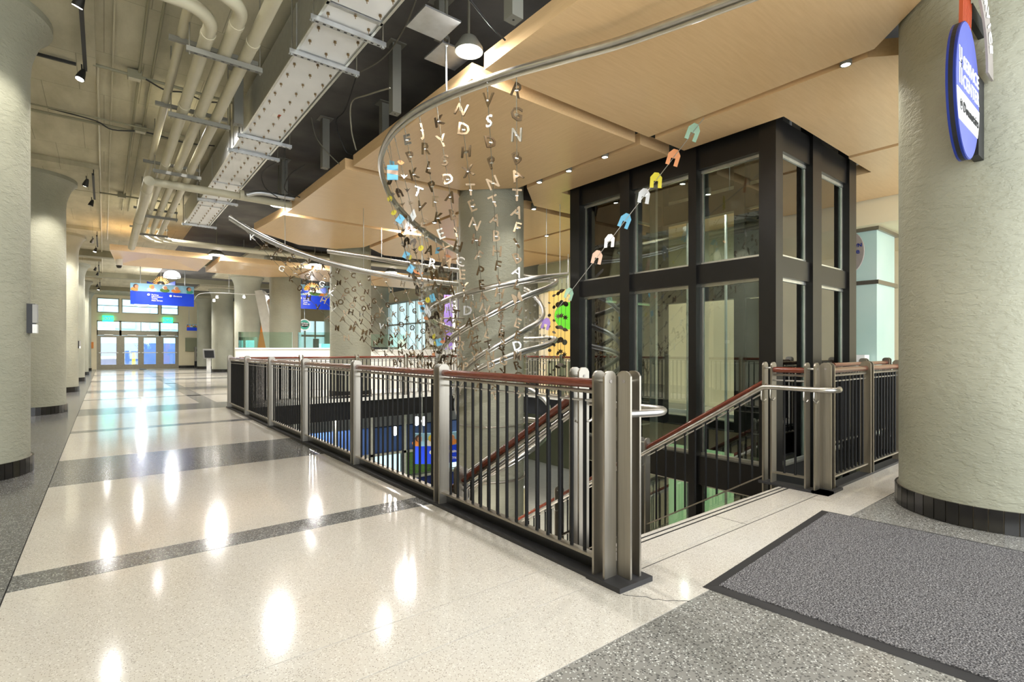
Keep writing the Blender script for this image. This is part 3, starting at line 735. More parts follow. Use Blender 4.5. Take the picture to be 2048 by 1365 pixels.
MB().box(q.x - .1, q.y - .1, 1.28, q.x + .1, q.y + .1, 1.5).build('cup_stack', 'screen_cyan', tt)
# small white chair back seen past counter
q = P(805, 690, 16.6)
t = thing('white_chair', (q.x, q.y, 0), 'white shell chair back rising behind the counter', 'chair')
MB().slab([(q.x - .16, q.y, .9), (q.x + .16, q.y, .9), (q.x + .15, q.y, 1.4), (q.x + .09, q.y, 1.52), (q.x - .05, q.y, 1.55), (q.x - .14, q.y, 1.45)], (0, .05, 0)).build('backrest', 'white_plastic', t)
MB().box(q.x - .2, q.y - .2, .84, q.x + .2, q.y + .25, .9).build('seat', 'white_plastic', t)
for sx in (-1, 1):
    for sy in (-1, 1): MB().tube([(q.x + .17 * sx, q.y + .17 * sy, .84), (q.x + .2 * sx, q.y + .2 * sy, 0)], .014, 6).build('leg', 'galvanised', t)

# slanted white and orange shelter fin
t = thing('slanted_fin', (P(525, 740, 19.0).x, P(525, 740, 19.0).y, 0), 'tall slanted white fin with orange side between the far columns', 'sculpture')
d = 19.0
poly = [P(509, 582, d), P(523, 580, d), P(530, 590, d), P(552, 700, d), P(560, 765, d), P(545, 765, d)]
MB().slab(poly, (.25, .5, 0)).build('white_fin', 'white_plastic', t)
poly = [P(531, 597, d + .4), P(545, 600, d + .4), P(545, 765, d + .4), P(504, 765, d + .4)]
MB().slab(poly, (.1, .2, 0)).build('orange_fin', 'orange_paint', t)

# purple banner and cluster
t = thing('purple_banner', P(905, 600, 17), 'purple cloth banner hanging behind the well column', 'banner')
MB().slab([P(888, 590, 17), P(925, 590, 17), P(925, 735, 17), P(888, 735, 17)], (.03, .03, 0)).build('cloth', 'purple_cloth', t)
MB().slab([P(905, 590, 16.9), P(915, 590, 16.9), P(915, 735, 16.9), P(905, 735, 16.9)], (.01, .01, 0)).build('white_stripe', 'sign_white', t)
MB().tube([P(905, 590, 17), P(905, 590, 17) + Vector((0, 0, 1.58))], .01, 6).build('hanger_rod', 'galvanised', t)

# ------------------------------------------------------------------ directory banners
def banner(cx, cy, z0, wd, hb, ht, lab, lines, rot=0.0, cols=2, bow=.12):
    t = thing('directory_banner', (cx, cy, z0), lab, 'banner')
    t.rotation_euler = (0, 0, rot)
    def curve(x): return bow * (1 - (2 * x / wd) ** 2)
    def strip(za, zb, mat, name, dy=0, x0=-wd / 2, x1=wd / 2, slope=0):
        mb = MB(); N = 12; v = []
        for k in range(N + 1):
            x = x0 + (x1 - x0) * k / N; y = -curve(x) + dy
            v += [(x, y, za), (x, y, zb), (x, y + .04, za), (x, y + .04, zb)]
        mb.v = v
        for k in range(N):
            b = 4 * k; mb.f += [(b, b + 4, b + 5, b + 1), (b + 2, b + 3, b + 7, b + 6), (b, b + 2, b + 6, b + 4), (b + 1, b + 5, b + 7, b + 3)]
        mb.f += [(0, 1, 3, 2), (4 * N, 4 * N + 2, 4 * N + 3, 4 * N + 1)]
        o = bpy.data.objects.new(name, mb.mesh(name, mat)); COL.objects.link(o); o.parent = t; return o
    strip(0, hb, 'banner_blue', 'blue_panel')
    strip(hb, hb + ht, 'sky_paint', 'picture_panel')
    # painted people: plain generic figures as flat shapes on the picture strip
    fig = [(-.42, 'hair_brown', 'skin_tan', 'orange_paint'), (-.18, 'yellow_paint', 'skin_tan', 'sign_white'), (.02, 'sign_white', 'skin_tan', 'leaf_green'), (.2, 'white_plastic', 'skin_tan', 'orange_paint'), (.41, 'hair_brown', 'skin_tan', 'teal_paint')]
    for fx, hair, skin, shirt in fig:
        x = fx * wd; y = -curve(x) - .012; R = ht * .27
        for (rx, rz, zc, dxx, m, nm, lift) in ((R * 1.9, ht * .26, hb + ht * .26, 0, shirt, 'painted_shirt', 0), (R * 1.0, R * 1.0, hb + ht * .62, 0, hair, 'painted_hair', -.004), (R * .72, R * .85, hb + ht * .56, R * .3, skin, 'painted_face', -.008)):
            mb = MB(); mb.slab([(x + dxx + rx * math.cos(2 * PI * k / 16), y + lift, zc + rz * math.sin(2 * PI * k / 16)) for k in range(16)], (0, .006, 0))
            o = bpy.data.objects.new(nm, mb.mesh(nm, m)); COL.objects.link(o); o.parent = t
    for tx, (x, z, s, size) in lines:
        o = bpy.data.objects.new('lettering', text_mesh(tx, size, .003, 'sign_white', 'LEFT', .002)); COL.objects.link(o); o.parent = t
        o.location = (x, -curve(x) - .03, z); o.rotation_euler = (PI / 2, 0, 0)
    for s in (-1, 1):
        mb = MB().tube([(s * wd * .35, 0, hb + ht), (s * wd * .35, 0, CZ - z0)], .012, 6)
        o = bpy.data.objects.new('hanger_rod', mb.mesh('hanger_rod', 'galvanised')); COL.objects.link(o); o.parent = t
    return t
L1 = [('\u2022', (-.62, .55, 0, .3)), ('Parking\nInformation\nTrains\nMain Street', (-.5, .42, 0, .1)), ('\u2022', (.28, .55, 0, .3)), ('Elevators', (.42, .57, 0, .1))]
def ring(t, x, z, y, r=.075):
    mb = MB(); mb.slab([(x + r * math.cos(2 * PI * k / 20), y, z + r * math.sin(2 * PI * k / 20)) for k in range(20)], (0, -.01, 0))
    o = bpy.data.objects.new('symbol_disc', mb.mesh('symbol_disc', 'sign_white')); COL.objects.link(o); o.parent = t
L1 = [('Parking\nInformation\nTrains\nMain Street', (-.38, .27, 0, .075)), ('Elevators', (.32, .37, 0, .075))]
b1 = banner(1.80, 24.1, 2.93, 2.05, .50, .30, 'curved blue directory banner with painted people over the corridor', L1)
ring(b1, -.47, .38, -.13, .045); ring(b1, .23, .37, -.14, .045)
q = P(627, 619, 24)
b2 = banner(q.x, q.y, q.z, 1.75, .62, .5, 'second blue directory banner behind the far columns above the storefront', [('Parking\nInformation\nTaxis\nMain Street', (-.5, .34, 0, .09))])
ring(b2, -.62, .48, -.12, .06)
q = P(388, 662, 34)
b3 = banner(q.x, q.y, q.z, .8, .22, .2, 'small blue and picture sign right of the exit doors', [], bow=.02)
# lower-level banner seen through the railing
q = P(880, 925, 10.6)
b4 = banner(q.x, q.y, q.z, 1.05, .36, .26, 'blue banner with painted people hanging in the lower level below the well edge', [('CONNECTIONS', (-.02, .1, 0, .06)), ('Trains :', (.14, .24, 0, .08))], rot=-.35)
ring(b4, -.2, .24, -.13, .04)

# ------------------------------------------------------------------ big oval sign on the right column
SY = .75
t = thing('oval_sign', (4.16, SY, 2.8), 'large blue oval service center sign on a black bracket at the right column', 'sign')
t2 = [(0, 'sign_blue', .012), (.012, 'sign_black', .022), (.034, 'sign_blue', .012)]
for y, m, th in t2: ellipse_prism((4.16, SY + y + th, 2.8), .30, .415, (0, -th, 0), 64).build('sign_layer', m, t)
ellipse_prism((4.16, SY, 2.8), .294, .409, (0, -.003, 0), 64).build('sign_face', 'sign_violet_blue', t)
MB().box(4.46, SY + .0, 2.48, 4.66, SY + .05, 3.0).build('wall_bracket', 'sign_black', t)
# white lower stripe clipped to the oval
zs = [(2.60, 2.76)]
z0, z1 = 2.565, 2.745
def ell_x(z): return .293 * math.sqrt(max(0, 1 - ((z - 2.8) / .409) ** 2))
pl = [(4.16 - ell_x(z0), z0), (4.16 + ell_x(z0), z0)] + [(4.16 + ell_x(z0 + (z1 - z0) * k / 5), z0 + (z1 - z0) * k / 5) for k in range(1, 6)] + [(4.16 - ell_x(z1 - (z1 - z0) * k / 5), z1 - (z1 - z0) * k / 5) for k in range(0, 5)]
MB().slab([(x, SY - .003, z) for x, z in pl], (0, -.003, 0)).build('white_stripe', 'sign_white', t)
face_text('SERVICE\nCENTER', .115, t, (4.225, SY - .005, 2.87), 'sign_white', bold=.0012)
for x0, x1, z0, z1 in ((3.925, 3.945, 2.93, 3.0), (3.925, 3.945, 2.78, 2.88), (3.925, 3.99, 2.88, 2.90), (3.925, 3.99, 2.91, 2.93), (3.97, 3.99, 2.78, 2.90), (3.97, 3.99, 2.91, 3.0)):
    MB().box(x0, SY - .006, z0, x1, SY - .004, z1).build('logo_bar', 'sign_white', t)
face_text('Downstairs', .085, t, (4.21, SY - .008, 2.655), 'sign_black', bold=0)
mb = MB(); N = 24
for k in range(N):
    a0, a1 = 2 * PI * k / N, 2 * PI * (k + 1) / N
    mb.slab([(3.965 + r * math.cos(a), SY - .006, 2.66 + r * math.sin(a)) for r, a in ((.032, a0), (.027, a0), (.027, a1), (.032, a1))], (0, -.002, 0))
mb.build('arrow_ring', 'sign_black', t); face_text('v', .05, t, (3.965, SY - .008, 2.665), 'sign_black')
t = thing('arched_sign', (4.2, SY, 3.3), 'grey arched sign with orange ribs above the blue oval sign', 'sign')
mb = MB(); pts = []
for k in range(12):
    a = .25 + 1.35 * k / 11; pts.append((4.02 + .42 * math.sin(a), 3.0 + .42 * math.cos(a)))
for (a, b), (c, e) in zip(pts, pts[1:]):
    ux, uz = a - 4.02, b - 3.0; vx, vz = c - 4.02, e - 3.0
    mb.slab([(a, SY - .05, b), (c, SY - .05, e), (c + vx * .38, SY - .05, e + vz * .38), (a + ux * .38, SY - .05, b + uz * .38)], (0, .012, 0))
mb.build('arched_band', 'sign_grey', t)
for k in range(7): MB().slab([(4.04 + .03 * k, SY, 3.16 - .012 * k), (4.052 + .03 * k, SY, 3.16 - .012 * k), (4.082 + .033 * k, SY, 3.5 - .02 * k), (4.066 + .033 * k, SY, 3.5 - .02 * k)], (0, .02, 0)).build('orange_rib', 'sign_orange', t)
for k, ch in enumerate('SERVICE'):
    a = .42 + .14 * k; inst('lettering', text_mesh(ch, .11, .002, 'sign_white', 'CENTER', .003), t, (4.02 + .5 * math.sin(a), SY - .055, 3.0 + .5 * math.cos(a)), (PI / 2, 0, 0), None).rotation_euler = (Matrix.Rotation(a, 4, 'Y') @ Matrix.Rotation(PI / 2, 4, 'X')).to_euler()
MB().box(4.3, SY + .0, 3.3, 4.66, SY + .03, 3.4).build('wall_bracket', 'sign_black', t)

# ------------------------------------------------------------------ mat
t = thing('floor_mat', (3.3, 0, 0), 'large charcoal ribbed entrance mat with black rubber edge, lower right', 'mat')
A = Vector((2.39, 1.46, 0)); B = Vector((4.24, 1.60, 0)); u = (B - A).normalized(); v = Vector((u.y, -u.x, 0)); Wd = (B - A).length; Lg = 3.4
q = [A, B, B + v * Lg, A + v * Lg]
ins = .06
qi = [A + u * ins + v * ins, B - u * ins + v * ins, B - u * ins + v * (Lg - ins), A + u * ins + v * (Lg - ins)]
mb = MB(); mb.v = [tuple(p + Vector((0, 0, .001))) for p in q] + [tuple(p + Vector((0, 0, .009))) for p in qi]
mb.f = [(i, (i + 1) % 4, 4 + (i + 1) % 4, 4 + i) for i in range(4)]; mb.f = [tuple(reversed(f)) for f in mb.f]; mb.build('rubber_edge', 'black_rubber', t)
MB().slab(list(reversed([p + Vector((0, 0, .002)) for p in qi])), (0, 0, .012)).build('pile', 'mat_pile', t)
for o in t.children:
    if o.name.startswith('pile'): o.data.flip_normals()

# ------------------------------------------------------------------ ceiling services
def pipe(name, pts, r, mat, lab, ct, group=None, n=12, collars=()):
    t = thing(name, pts[0], lab, ct, group); MB().tube(pts, r, n).build('pipe_run', mat, t, True)
    for c in collars:
        c = Vector(c); MB().tube([c - Vector((0, .03, 0)), c + Vector((0, .03, 0))], r * 1.1, n).build('coupling', mat, t, True)
    return t
G = 'bundle of large painted conduits'
PX = (.70, .865, 1.03)
def elbow(cx, cy, z, r, n=9): return [(cx + r * math.sin(PI / 2 * k / n), cy - r * math.cos(PI / 2 * k / n), z) for k in range(n + 1)]
pipe('conduit_pipe', [(-1.2, 4.72, 3.92)] + elbow(PX[0] - .26, 4.98, 3.92, .26) + [(PX[0], 14.6, 3.92)], .054, 'pipe_paint', 'painted conduit bending left at the near end, left one of three', 'pipe', G, collars=[(PX[0], y, 3.92) for y in (5.1, 6.75, 9.0, 12)])
pipe('conduit_pipe', [(-1.2, 4.44, 3.92)] + elbow(PX[1] - .22, 4.66, 3.92, .22) + [(PX[1], 14.6, 3.92)], .054, 'pipe_paint', 'painted conduit with a short bend at the near end, middle of three', 'pipe', G, collars=[(PX[1], y, 3.92) for y in (4.8, 6.9, 9.1, 12)])
pipe('conduit_pipe', [(PX[2], 2.5, 3.92), (PX[2], 14.6, 3.92)], .054, 'pipe_paint', 'straight painted conduit, right one of three beside the duct', 'pipe', G, collars=[(PX[2], y, 3.92) for y in (5.0, 7.0, 9.2, 12)])
pipe('conduit_pipe', [(-1.2, 4.58, 4.1)] + elbow(.56 - .2, 4.78, 4.1, .2) + [(.56, 14.6, 4.1)], .04, 'pipe_paint', 'thinner painted conduit above and left of the three large ones', 'pipe', G)
for i, x in enumerate(PX):
    pipe('conduit_pipe', cat([(x, 14.5, 3.92), (x, 14.9, 3.92), (x + .2, 15.4 - .1 * i, 3.92), (x + .6, 15.6 - .15 * i, 3.92), (4, 15.8 - .15 * i, 3.95), (9, 15.8 - .15 * i, 3.95)], 5), .05, 'pipe_paint', 'far end of a painted conduit turning right above the island panel, %s' % ('left', 'middle', 'right')[i], 'pipe', 'conduits turning right')
for y in (5.28, 6.87, 9.18, 12.4, 14.4):
    t = thing('pipe_rack', (.85, y, 3.85), 'steel trapeze strut holding the painted conduits, %s' % {5.28: 'nearest the camera', 6.87: 'second from the camera', 9.18: 'third from the camera', 12.4: 'fourth from the camera', 14.4: 'farthest'}[y], 'pipe rack', 'conduit racks')
    mb = MB(); mb.box(.56, y - .02, 3.815, 1.17, y + .02, 3.86); st_ = mb.build('strut', 'hanger_paint', t)
    for k in range(8): MB().box(.62 + .07 * k, y - .008, 3.8145, .645 + .07 * k, y + .008, 3.8152).build('slot', 'sign_black', st_)
    MB().box(.46, y + .3, 4.03, 1.2, y + .34, 4.07).build('upper_strut', 'hanger_paint', t)
    for x in (.585, 1.15): MB().tube([(x, y, 3.79), (x, y, CZ)], .006, 6).build('rod', 'wire_grey', t)
# big drop pipe and cross pipe
pipe('drain_pipe', [(.545, 9.65, 3.80), (.53, 15.7, 3.72)], .075, 'pipe_paint', 'fat painted pipe running away below the conduits', 'pipe', collars=[(.54, 10.2, 3.795), (.54, 12.6, 3.76)])
t = pipe('cross_pipe', [(.60, 9.74, 3.82), (1.9, 9.76, 3.82), (2.7, 9.78, 3.82)], .062, 'pipe_paint', 'painted cross pipe passing under the white duct', 'pipe')
MB().tube([(1.8, 9.7, 3.84), (1.86, 9.7, 3.84)], .075, 12).build('coupling', 'pipe_paint', t, True)
MB().tube(cat([(1.9, 9.66, 3.84), (2.1, 9.6, 3.9), (2.5, 9.6, 3.9), (3.0, 9.6, 3.9)], 5), .04, 10).build('flexible_hose', 'galvanised', t, True)
# thin conduits on the slab
for x in (.335, .46): pipe('thin_conduit', [(x, 2.0, 4.56), (x, 9.62, 4.56), (x, 15.5, 4.56)], .014, 'beam_paint', 'thin grey conduit running along the concrete ceiling, %s of a pair' % ('left' if x < .4 else 'right'), 'conduit', 'thin ceiling conduits', 8)
pipe('thin_conduit', [(-.06, 7.8, 4.56), (-.06, 30, 4.56)], .016, 'pipe_paint', 'painted conduit along the edge of the drop panels', 'conduit', 'thin ceiling conduits', 8)
pipe('thin_conduit', [(.08, 2.8, 4.575), (.08, 20, 4.575)], .009, 'pipe_paint', 'very thin painted conduit just right of the drop panels', 'conduit', 'thin ceiling conduits', 6)
for y, r, lab in ((7.7, .02, 'grey conduit crossing the ceiling at the first track light'), (9.45, .012, 'thin upper conduit crossing behind the first column'), (9.68, .02, 'lower conduit crossing behind the first column'), (13.9, .018, 'conduit crossing near the second column')):
    pipe('cross_conduit', [(-3.0, y, 4.52), (1.35, y, 4.52)] if y != 7.7 else [(-.1, y, 4.52), (1.5, y + .05, 4.52)], r, 'beam_paint', lab, 'conduit', None, 8)
for x, y in ((.29, 7.72), (.43, 9.55), (.3, 13.9)):
    t = thing('junction_box', (x, y, 4.5), 'small junction box on the concrete ceiling %s' % ('near the first track light' if y < 8 else 'over the second crossing' if y < 10 else 'farther back'), 'junction box')
    MB().box(x - .07, y - .05, 4.48, x + .07, y + .05, 4.58).build('box_body', 'beam_paint', t)
    MB().box(x - .06, y - .04, 4.474, x + .06, y + .04, 4.48).build('cover', 'pipe_paint', t)
pipe('loose_cable', cat([(-.6, 9.5, 4.53), (-.1, 9.52, 4.5), (.1, 9.6, 4.45), (.5, 9.55, 4.5), (1.0, 9.5, 4.45), (1.4, 9.5, 4.5)], 5), .009, 'wire_black', 'black cable sagging along the crossing conduit', 'cable', None, 6)
pipe('loose_cable', cat([(.4, 7.68, 4.5), (.6, 7.66, 4.42), (.8, 7.7, 4.47), (1.0, 7.66, 4.41), (1.2, 7.7, 4.46)], 5), .009, 'wire_black', 'black cable looping beside the painted conduits', 'cable', None, 6)

# duct
dt = thing('ventilation_duct', (1.63, 8, 4.0), 'long rectangular white ventilation duct with brass insulation pins', 'duct')
DX0, DX1, DZ, DZT = 1.40, 1.865, 4.0, 4.42
secs = [(1.2, 2.7), (2.7, 4.15), (4.15, 5.0), (5.0, 7.38), (7.38, 7.95), (7.95, 9.75), (9.75, 11.5), (11.5, 13.45)]
for i, (y0, y1) in enumerate(secs):
    MB().box(DX0, y0 + .005, DZ + (.006 if i % 2 else 0), DX1, y1 - .005, DZT).build('duct_section', 'galvanised', dt)
    MB().box(DX0 + .012, y0 + .03, DZ - .004, DX1 - .03, y1 - .03, DZ + .002).build('insulation_board', 'duct_paint', dt)
    MB().box(DX0 - .006, y1 - .02, DZ - .012, DX1 + .006, y1 + .02, DZT + .005).build('duct_flange', 'galvanised', dt)
for x in (DX0 - .008, DX1 - .014): MB().box(x, 1.2, DZ - .012, x + .022, 13.45, DZ + .006).build('edge_trim', 'aluminium', dt)
pin = MB(); pin.tube([(0, 0, 0), (0, 0, -.035)], .003, 5); pin.box(-.011, -.003, -.016, .011, .003, -.011); pin.box(-.003, -.011, -.016, .003, .011, -.011); pin.tube([(0, 0, -.003), (0, 0, -.006)], .011, 8)
pin.v = [(x * 1.2, y * 1.2, z * 1.2) for x, y, z in pin.v]; pm = pin.mesh('insulation_pin', 'brass')
y = 1.4; k = 0
while y < 13.3:
    for x in (1.45, 1.635, 1.80):
        inst('insulation_pin', pm, dt, (x, y + (.12 if x == 1.635 else 0), DZ - .004))
    y += .24; k += 1
mb = MB()
for k in range(80):
    yy = 1.25 + .15 * k; mb.box(DX0 - .004, yy, DZ + .015, DX0, yy + .006, DZ + .021); mb.box(DX0 - .004, yy, DZT - .02, DX0, yy + .006, DZT - .014)
mb.build('rivet_line', 'aluminium', dt)['kind'] = 'stuff'
MB().box(1.56, 6.5, DZ - .006, 1.62, 6.6, DZ - .004).build('white_label', 'sign_white', dt)
MB().box(1.62, 6.5, DZ - .006, 1.65, 6.57, DZ - .004).build('red_label', 'sign_orange', dt)
for y in (2.9, 4.38, 5.0, 7.36, 7.98, 10.95, 13.3):
    t = thing('duct_support', (1.63, y, 3.94), 'slotted steel strut hung on rods below the white duct, at %s' % {2.9: 'the top of the photo', 4.38: 'first visible crossing', 5.0: 'second visible crossing', 7.36: 'the third crossing', 7.98: 'the fourth crossing', 10.95: 'the fifth crossing', 13.3: 'the far duct end'}[y], 'duct support', 'duct supports')
    mb = MB(); mb.box(1.335, y - .021, DZ - .055, 2.0, y + .021, DZ - .014); st_ = mb.build('strut', 'galvanised', t)
    for k in range(10): MB().box(1.38 + .06 * k, y - .009, DZ - .0556, 1.405 + .06 * k, y + .009, DZ - .0549).build('slot', 'sign_black', st_)
    for x in (1.36, 1.975):
        MB().tube([(x, y, DZ - .075), (x, y, CZ)], .007, 6).build('rod', 'wire_grey', t)
        MB().tube([(x, y, DZ - .07), (x, y, DZ - .056)], .014, 6).build('nut', 'galvanised', t)
# square steel hangers
for (bx, by, top, bot, lab) in ((476, 250, 6.2, None, 'left of the duct among the conduits'), (790, 228, 5.73, None, 'right of the duct above the tube curve'), (650, 337, 7.57, None, 'further back right of the duct'), (768, 270, 7.1, None, 'short one partly hidden behind the tube curve'), (882, 80, 5.0, None, 'near the hanging hook'), (1027, 40, 3.75, None, 'nearest, at the top beside the maple panel'), (568, 400, 9.2, None, 'above the round lamp at the panel corner')):
    q = P(bx, by, top); s = .05
    t = thing('steel_hanger', (q.x, q.y, CZ), 'square steel tube hanger ' + lab, 'hanger', 'square steel tube hangers')
    MB().box(q.x - s, q.y - s, q.z, q.x + s, q.y + s, CZ).build('tube', 'hanger_paint', t)
    MB().box(q.x - s * 1.9, q.y - s * 1.9, CZ - .012, q.x + s * 1.9, q.y + s * 1.9, CZ - .001).build('base_plate', 'hanger_paint', t)
    MB().tube([(q.x, q.y, q.z - .001), (q.x, q.y, q.z + .001)], .009, 10).build('bolt_hole', 'sign_black', t)
# loose cables near shade-toned slab
for i, pp in enumerate(([(832, 0, 4.85), (812, 50, 5.2), (783, 98, 5.6), (755, 125, 5.9), (722, 143, 6.1)], [(622, 235, 7.3), (635, 280, 7.35), (675, 325, 7.4), (705, 345, 7.45)], [(712, 155, 6.2), (690, 220, 6.9), (672, 245, 7.1), (690, 300, 7.3), (704, 310, 7.3)], [(780, 176, 5.0), (735, 190, 5.3), (703, 205, 5.7), (703, 260, 5.9), (712, 300, 6.1)], [(940, 0, 3.7), (985, 55, 3.9), (1010, 80, 4.1)], [(610, 330, 8), (580, 350, 8.2), (570, 380, 8.4), (600, 395, 8.6)], [(560, 320, 7.5), (525, 345, 8), (530, 375, 8.3), (555, 395, 8.6)])):
    pipe('loose_cable', cat([P(*p) for p in pp], 6), .008, 'wire_grey' if i in (0, 1, 3) else 'wire_black', 'loose grey cable draped under the shade-toned slab, ' + ('top, right of the duct', 'two strand loop beside a hanger', 'hanging down beside the tube curve', 'looping behind the tube curve', 'near the bright pendant', 'near the far panel corner lamp', 'short loop left of the far lamp')[i], 'cable', 'loose cables under the slab', 6)

# ------------------------------------------------------------------ lamps
def disc_lamp(x, y, z, r, lab, power, plates=True):
    t = thing('round_lamp', (x, y, z), lab, 'lamp')
    MB().lathe(x, y, [(0, z + .012), (r * .93, z + .012), (r * .93, z), (0, z)], 36).build('glowing_lens', 'lamp_glow', t)
    MB().lathe(x, y, [(r * .94, z - .004), (r, z - .004), (r, z + .03), (r * .55, z + .12), (0, z + .14)], 36).build('housing', 'hanger_paint', t, True)
    if plates:
        for sx, sy, c in ((.0, .34, 1), (-.36, .0, 1)):
            MB().box(x + sx - .17, y + sy - .17, z + .10, x + sx + .17, y + sy + .17, z + .115).build('mounting_plate', 'galvanised', t)
    MB().tube([(x, y, z + .12), (x, y, CZ)], .012, 6).build('stem', 'wire_grey', t)
    a = area('lamp_light', (x, y, z - .03), r * 1.6, power, (1, .97, .93)); a.data.shape = 'DISK'; a.data.spread = PI
    point('lamp_spill', (x + .05, y, z - .09), power * .25, (1, .97, .93), .08)
disc_lamp(2.56, 3.86, 3.88, .125, 'bright round lamp at the corner of the nearest maple panel', 60)
disc_lamp(2.52, 10.1, 3.86, .15, 'bright round lamp at the left corner of the second maple panels', 60, False)
disc_lamp(2.47, 16.45, 3.86, .2, 'bright round lamp over the gap in the far maple island', 60, False)
disc_lamp(5.15, 16.4, 3.86, .2, 'bright round lamp above the far island right of the fifth column', 50, False)
disc_lamp(7.7, 16.4, 3.86, .2, 'bright round lamp above the far island behind the hanging letters', 50, False)
disc_lamp(7.7, 10.2, 3.84, .15, 'bright round lamp in the panel gap behind the well column', 60, False)
disc_lamp(5.15, 10.2, 3.84, .15, 'bright round lamp at the crossing of four panels left of the well column', 90, False)
def downlight(x, y, z, lab):
    t = thing('downlight', (x, y, z), lab, 'downlight', 'small downlights in the panel gaps')
    MB().lathe(x, y, [(0, z + .004), (.036, z + .004), (.036, z), (0, z)], 20).build('lens', 'small_lamp_glow', t)
    MB().lathe(x, y, [(.036, z - .004), (.046, z - .004), (.046, z + .1), (0, z + .1)], 20).build('can', 'hanger_paint', t)
    MB().tube([(x, y, z + .1), (x, y, CZ)], .008, 5).build('stem', 'wire_grey', t)
    l = spot('downlight_beam', (x, y, z - .02), (x, y, 0), 55, 110)
for x, y, lab in ((5.15, 1.75, 'between panels left of the big right column'), (5.15, 4.55, 'third of the row of three before the lift'), (5.15, 5.22, 'middle of the row of three before the lift'), (5.15, 5.85, 'nearest the well column in the row of three'), (6.05, 7.02, 'right of the well column top'), (5.15, 8.0, 'left of the well column top'), (5.15, 9.0, 'farther left of the well column'), (7.7, 8.5, 'on a stem in the gap right of the well column'), (7.0, 5.95, 'seen through the lift glass, left one'), (7.7, 4.6, 'seen through the lift glass, right one'), (7.7, 3.6, 'behind the lift corner')):
    downlight(x, y, 3.735, 'small bright downlight ' + lab)
# track lighting on the left
t = thing('light_track', (-.16, 6.5, 4.4), 'black light track with lit spot head above the first column', 'track light')
MB().box(-.185, 5.7, 4.40, -.15, 7.66, 4.435).build('track_bar', 'wire_black', t)
MB().box(-3.0, 7.70, 4.46, -.25, 7.73, 4.49).build('track_bar', 'wire_black', t)
def head(t, x, y, z, aim, lit=True, power=60):
    d = (Vector(aim) - Vector((x, y, z))).normalized(); c = Vector((x, y, z))
    hd = MB().tube([c - d * .07, c - d * .02, c + d * .05, c + d * .06], [.02, .034, .045, .045], 14).build('spot_head', 'wire_black', t, True)
    MB().tube([c - d * .02, (x, y, z + .12)], .007, 6).build('swivel_arm', 'wire_black', t)
    MB().tube([c + d * .060, c + d * .063], .038, 14).build('lens', 'small_lamp_glow' if lit else 'sign_grey', hd)
    if lit: spot('track_beam', c + d * .09, aim, power, 70)
head(t, -.2, 7.62, 4.33, (-1.0, 7.1, 1.5), power=90)
head(t, -.17, 6.0, 4.33, (-1.0, 7.1, 1.8), power=90)
for i in range(1, 5):
    y = 7.08 + 6.28 * i
    t = thing('light_track', (-.15, y - 1, 4.36), 'black light track with spot heads above the %s left column' % ord_[i], 'track light')
    MB().box(-.17, y - 1.6, 4.30, -.135, y + .3, 4.335).build('track_bar', 'wire_black', t)
    MB().tube([(-.15, y - 1.2, 4.335), (-.15, y - 1.2, CZ - .09)], .008, 6).build('drop_rod', 'wire_black', t)
    MB().tube([(-.15, y + .1, 4.335), (-.15, y + .1, CZ - .09)], .008, 6).build('drop_rod', 'wire_black', t)
    head(t, -.25, y - 1.4, 4.2, (-1.0, y, 2.0), power=110)
    head(t, -.2, y + .2, 4.2, (-1.0, y + .1, 1.5), i % 2 == 0, power=80)
# wash onto right column from the track above
t = thing('spot_lamp', (4.2, .2, 3.6), 'black spot lamp washing the big right column beside the signs', 'spot lamp')
head(t, 4.15, 1.15, 3.95, (4.7, .75, 2.9), power=60)
# pendants near the banner
def dome(x, y, z, r, lab):
    t = thing('dome_pendant', (x, y, z), lab, 'pendant lamp')
    MB().lathe(x, y, [(r, z), (r * .97, z + r * .35), (r * .8, z + r * .7), (r * .45, z + r * .93), (0.01, z + r)], 28).build('shade', 'soft_glow', t, True)
    MB().lathe(x, y, [(r * .6, z - .02), (r * 1.02, z), (r * 1.02, z + .02), (r * .98, z + .02)], 28).build('rim', 'galvanised', t)
    MB().tube([(x, y, z + r), (x, y, CZ)], .012, 6).build('stem', 'wire_grey', t)
    point('pendant_glow', (x, y, z - .1), 60, (.95, .98, 1), .1)
q = P(344, 556, 21); dome(q.x, q.y, q.z, .3, 'white glowing dome pendant just above the blue corridor banner')
q = P(283, 612, 30); dome(q.x, q.y, min(q.z, 4.2), .35, 'white dome pendant in front of the high windows')
def burst(px, py, d, lab, k=1.0):
    q = P(px, py, d); t = thing('starburst_lamp', q, lab, 'lamp')
    MB().tube([q, q + Vector((0, 0, .04))], .14 * k, 24).build('reflector', 'dark_leaf_metal', t, True)
    MB().tube([q - Vector((0, 0, .03)), q], .09 * k, 20).build('bulb', 'small_lamp_glow', t, True)
    for a in range(14):
        an = PI * (a + .5) / 14; e = Vector((math.cos(an) * CS, -math.cos(an) * SN, math.sin(an)))
        MB().tube([q + e * .18 * k, q + e * .36 * k], .012 * k, 4).build('ray_rod', 'orange_paint', t)
    for s in (-1, 1):
        e = Vector((CS, -SN, 0)) * s
        MB().slab([q + e * .15 * k, q + e * .62 * k + Vector((0, 0, .16)), q + e * .62 * k - Vector((0, 0, .14)), q + e * .2 * k - Vector((0, 0, .08))], (.02, .02, 0)).build('side_wing', 'dark_blue', t)
    MB().tube([q, (q.x, q.y, CZ)], .012, 6).build('stem', 'wire_grey', t)
    point('burst_glow', q - Vector((.1, .3, .1)), 70, (1, .98, .95), .1)
burst(322, 570, 22.5, 'starburst lamp with orange rods above the corridor banner')
burst(624, 582, 22.5, 'starburst lamp with orange rods above the second banner')
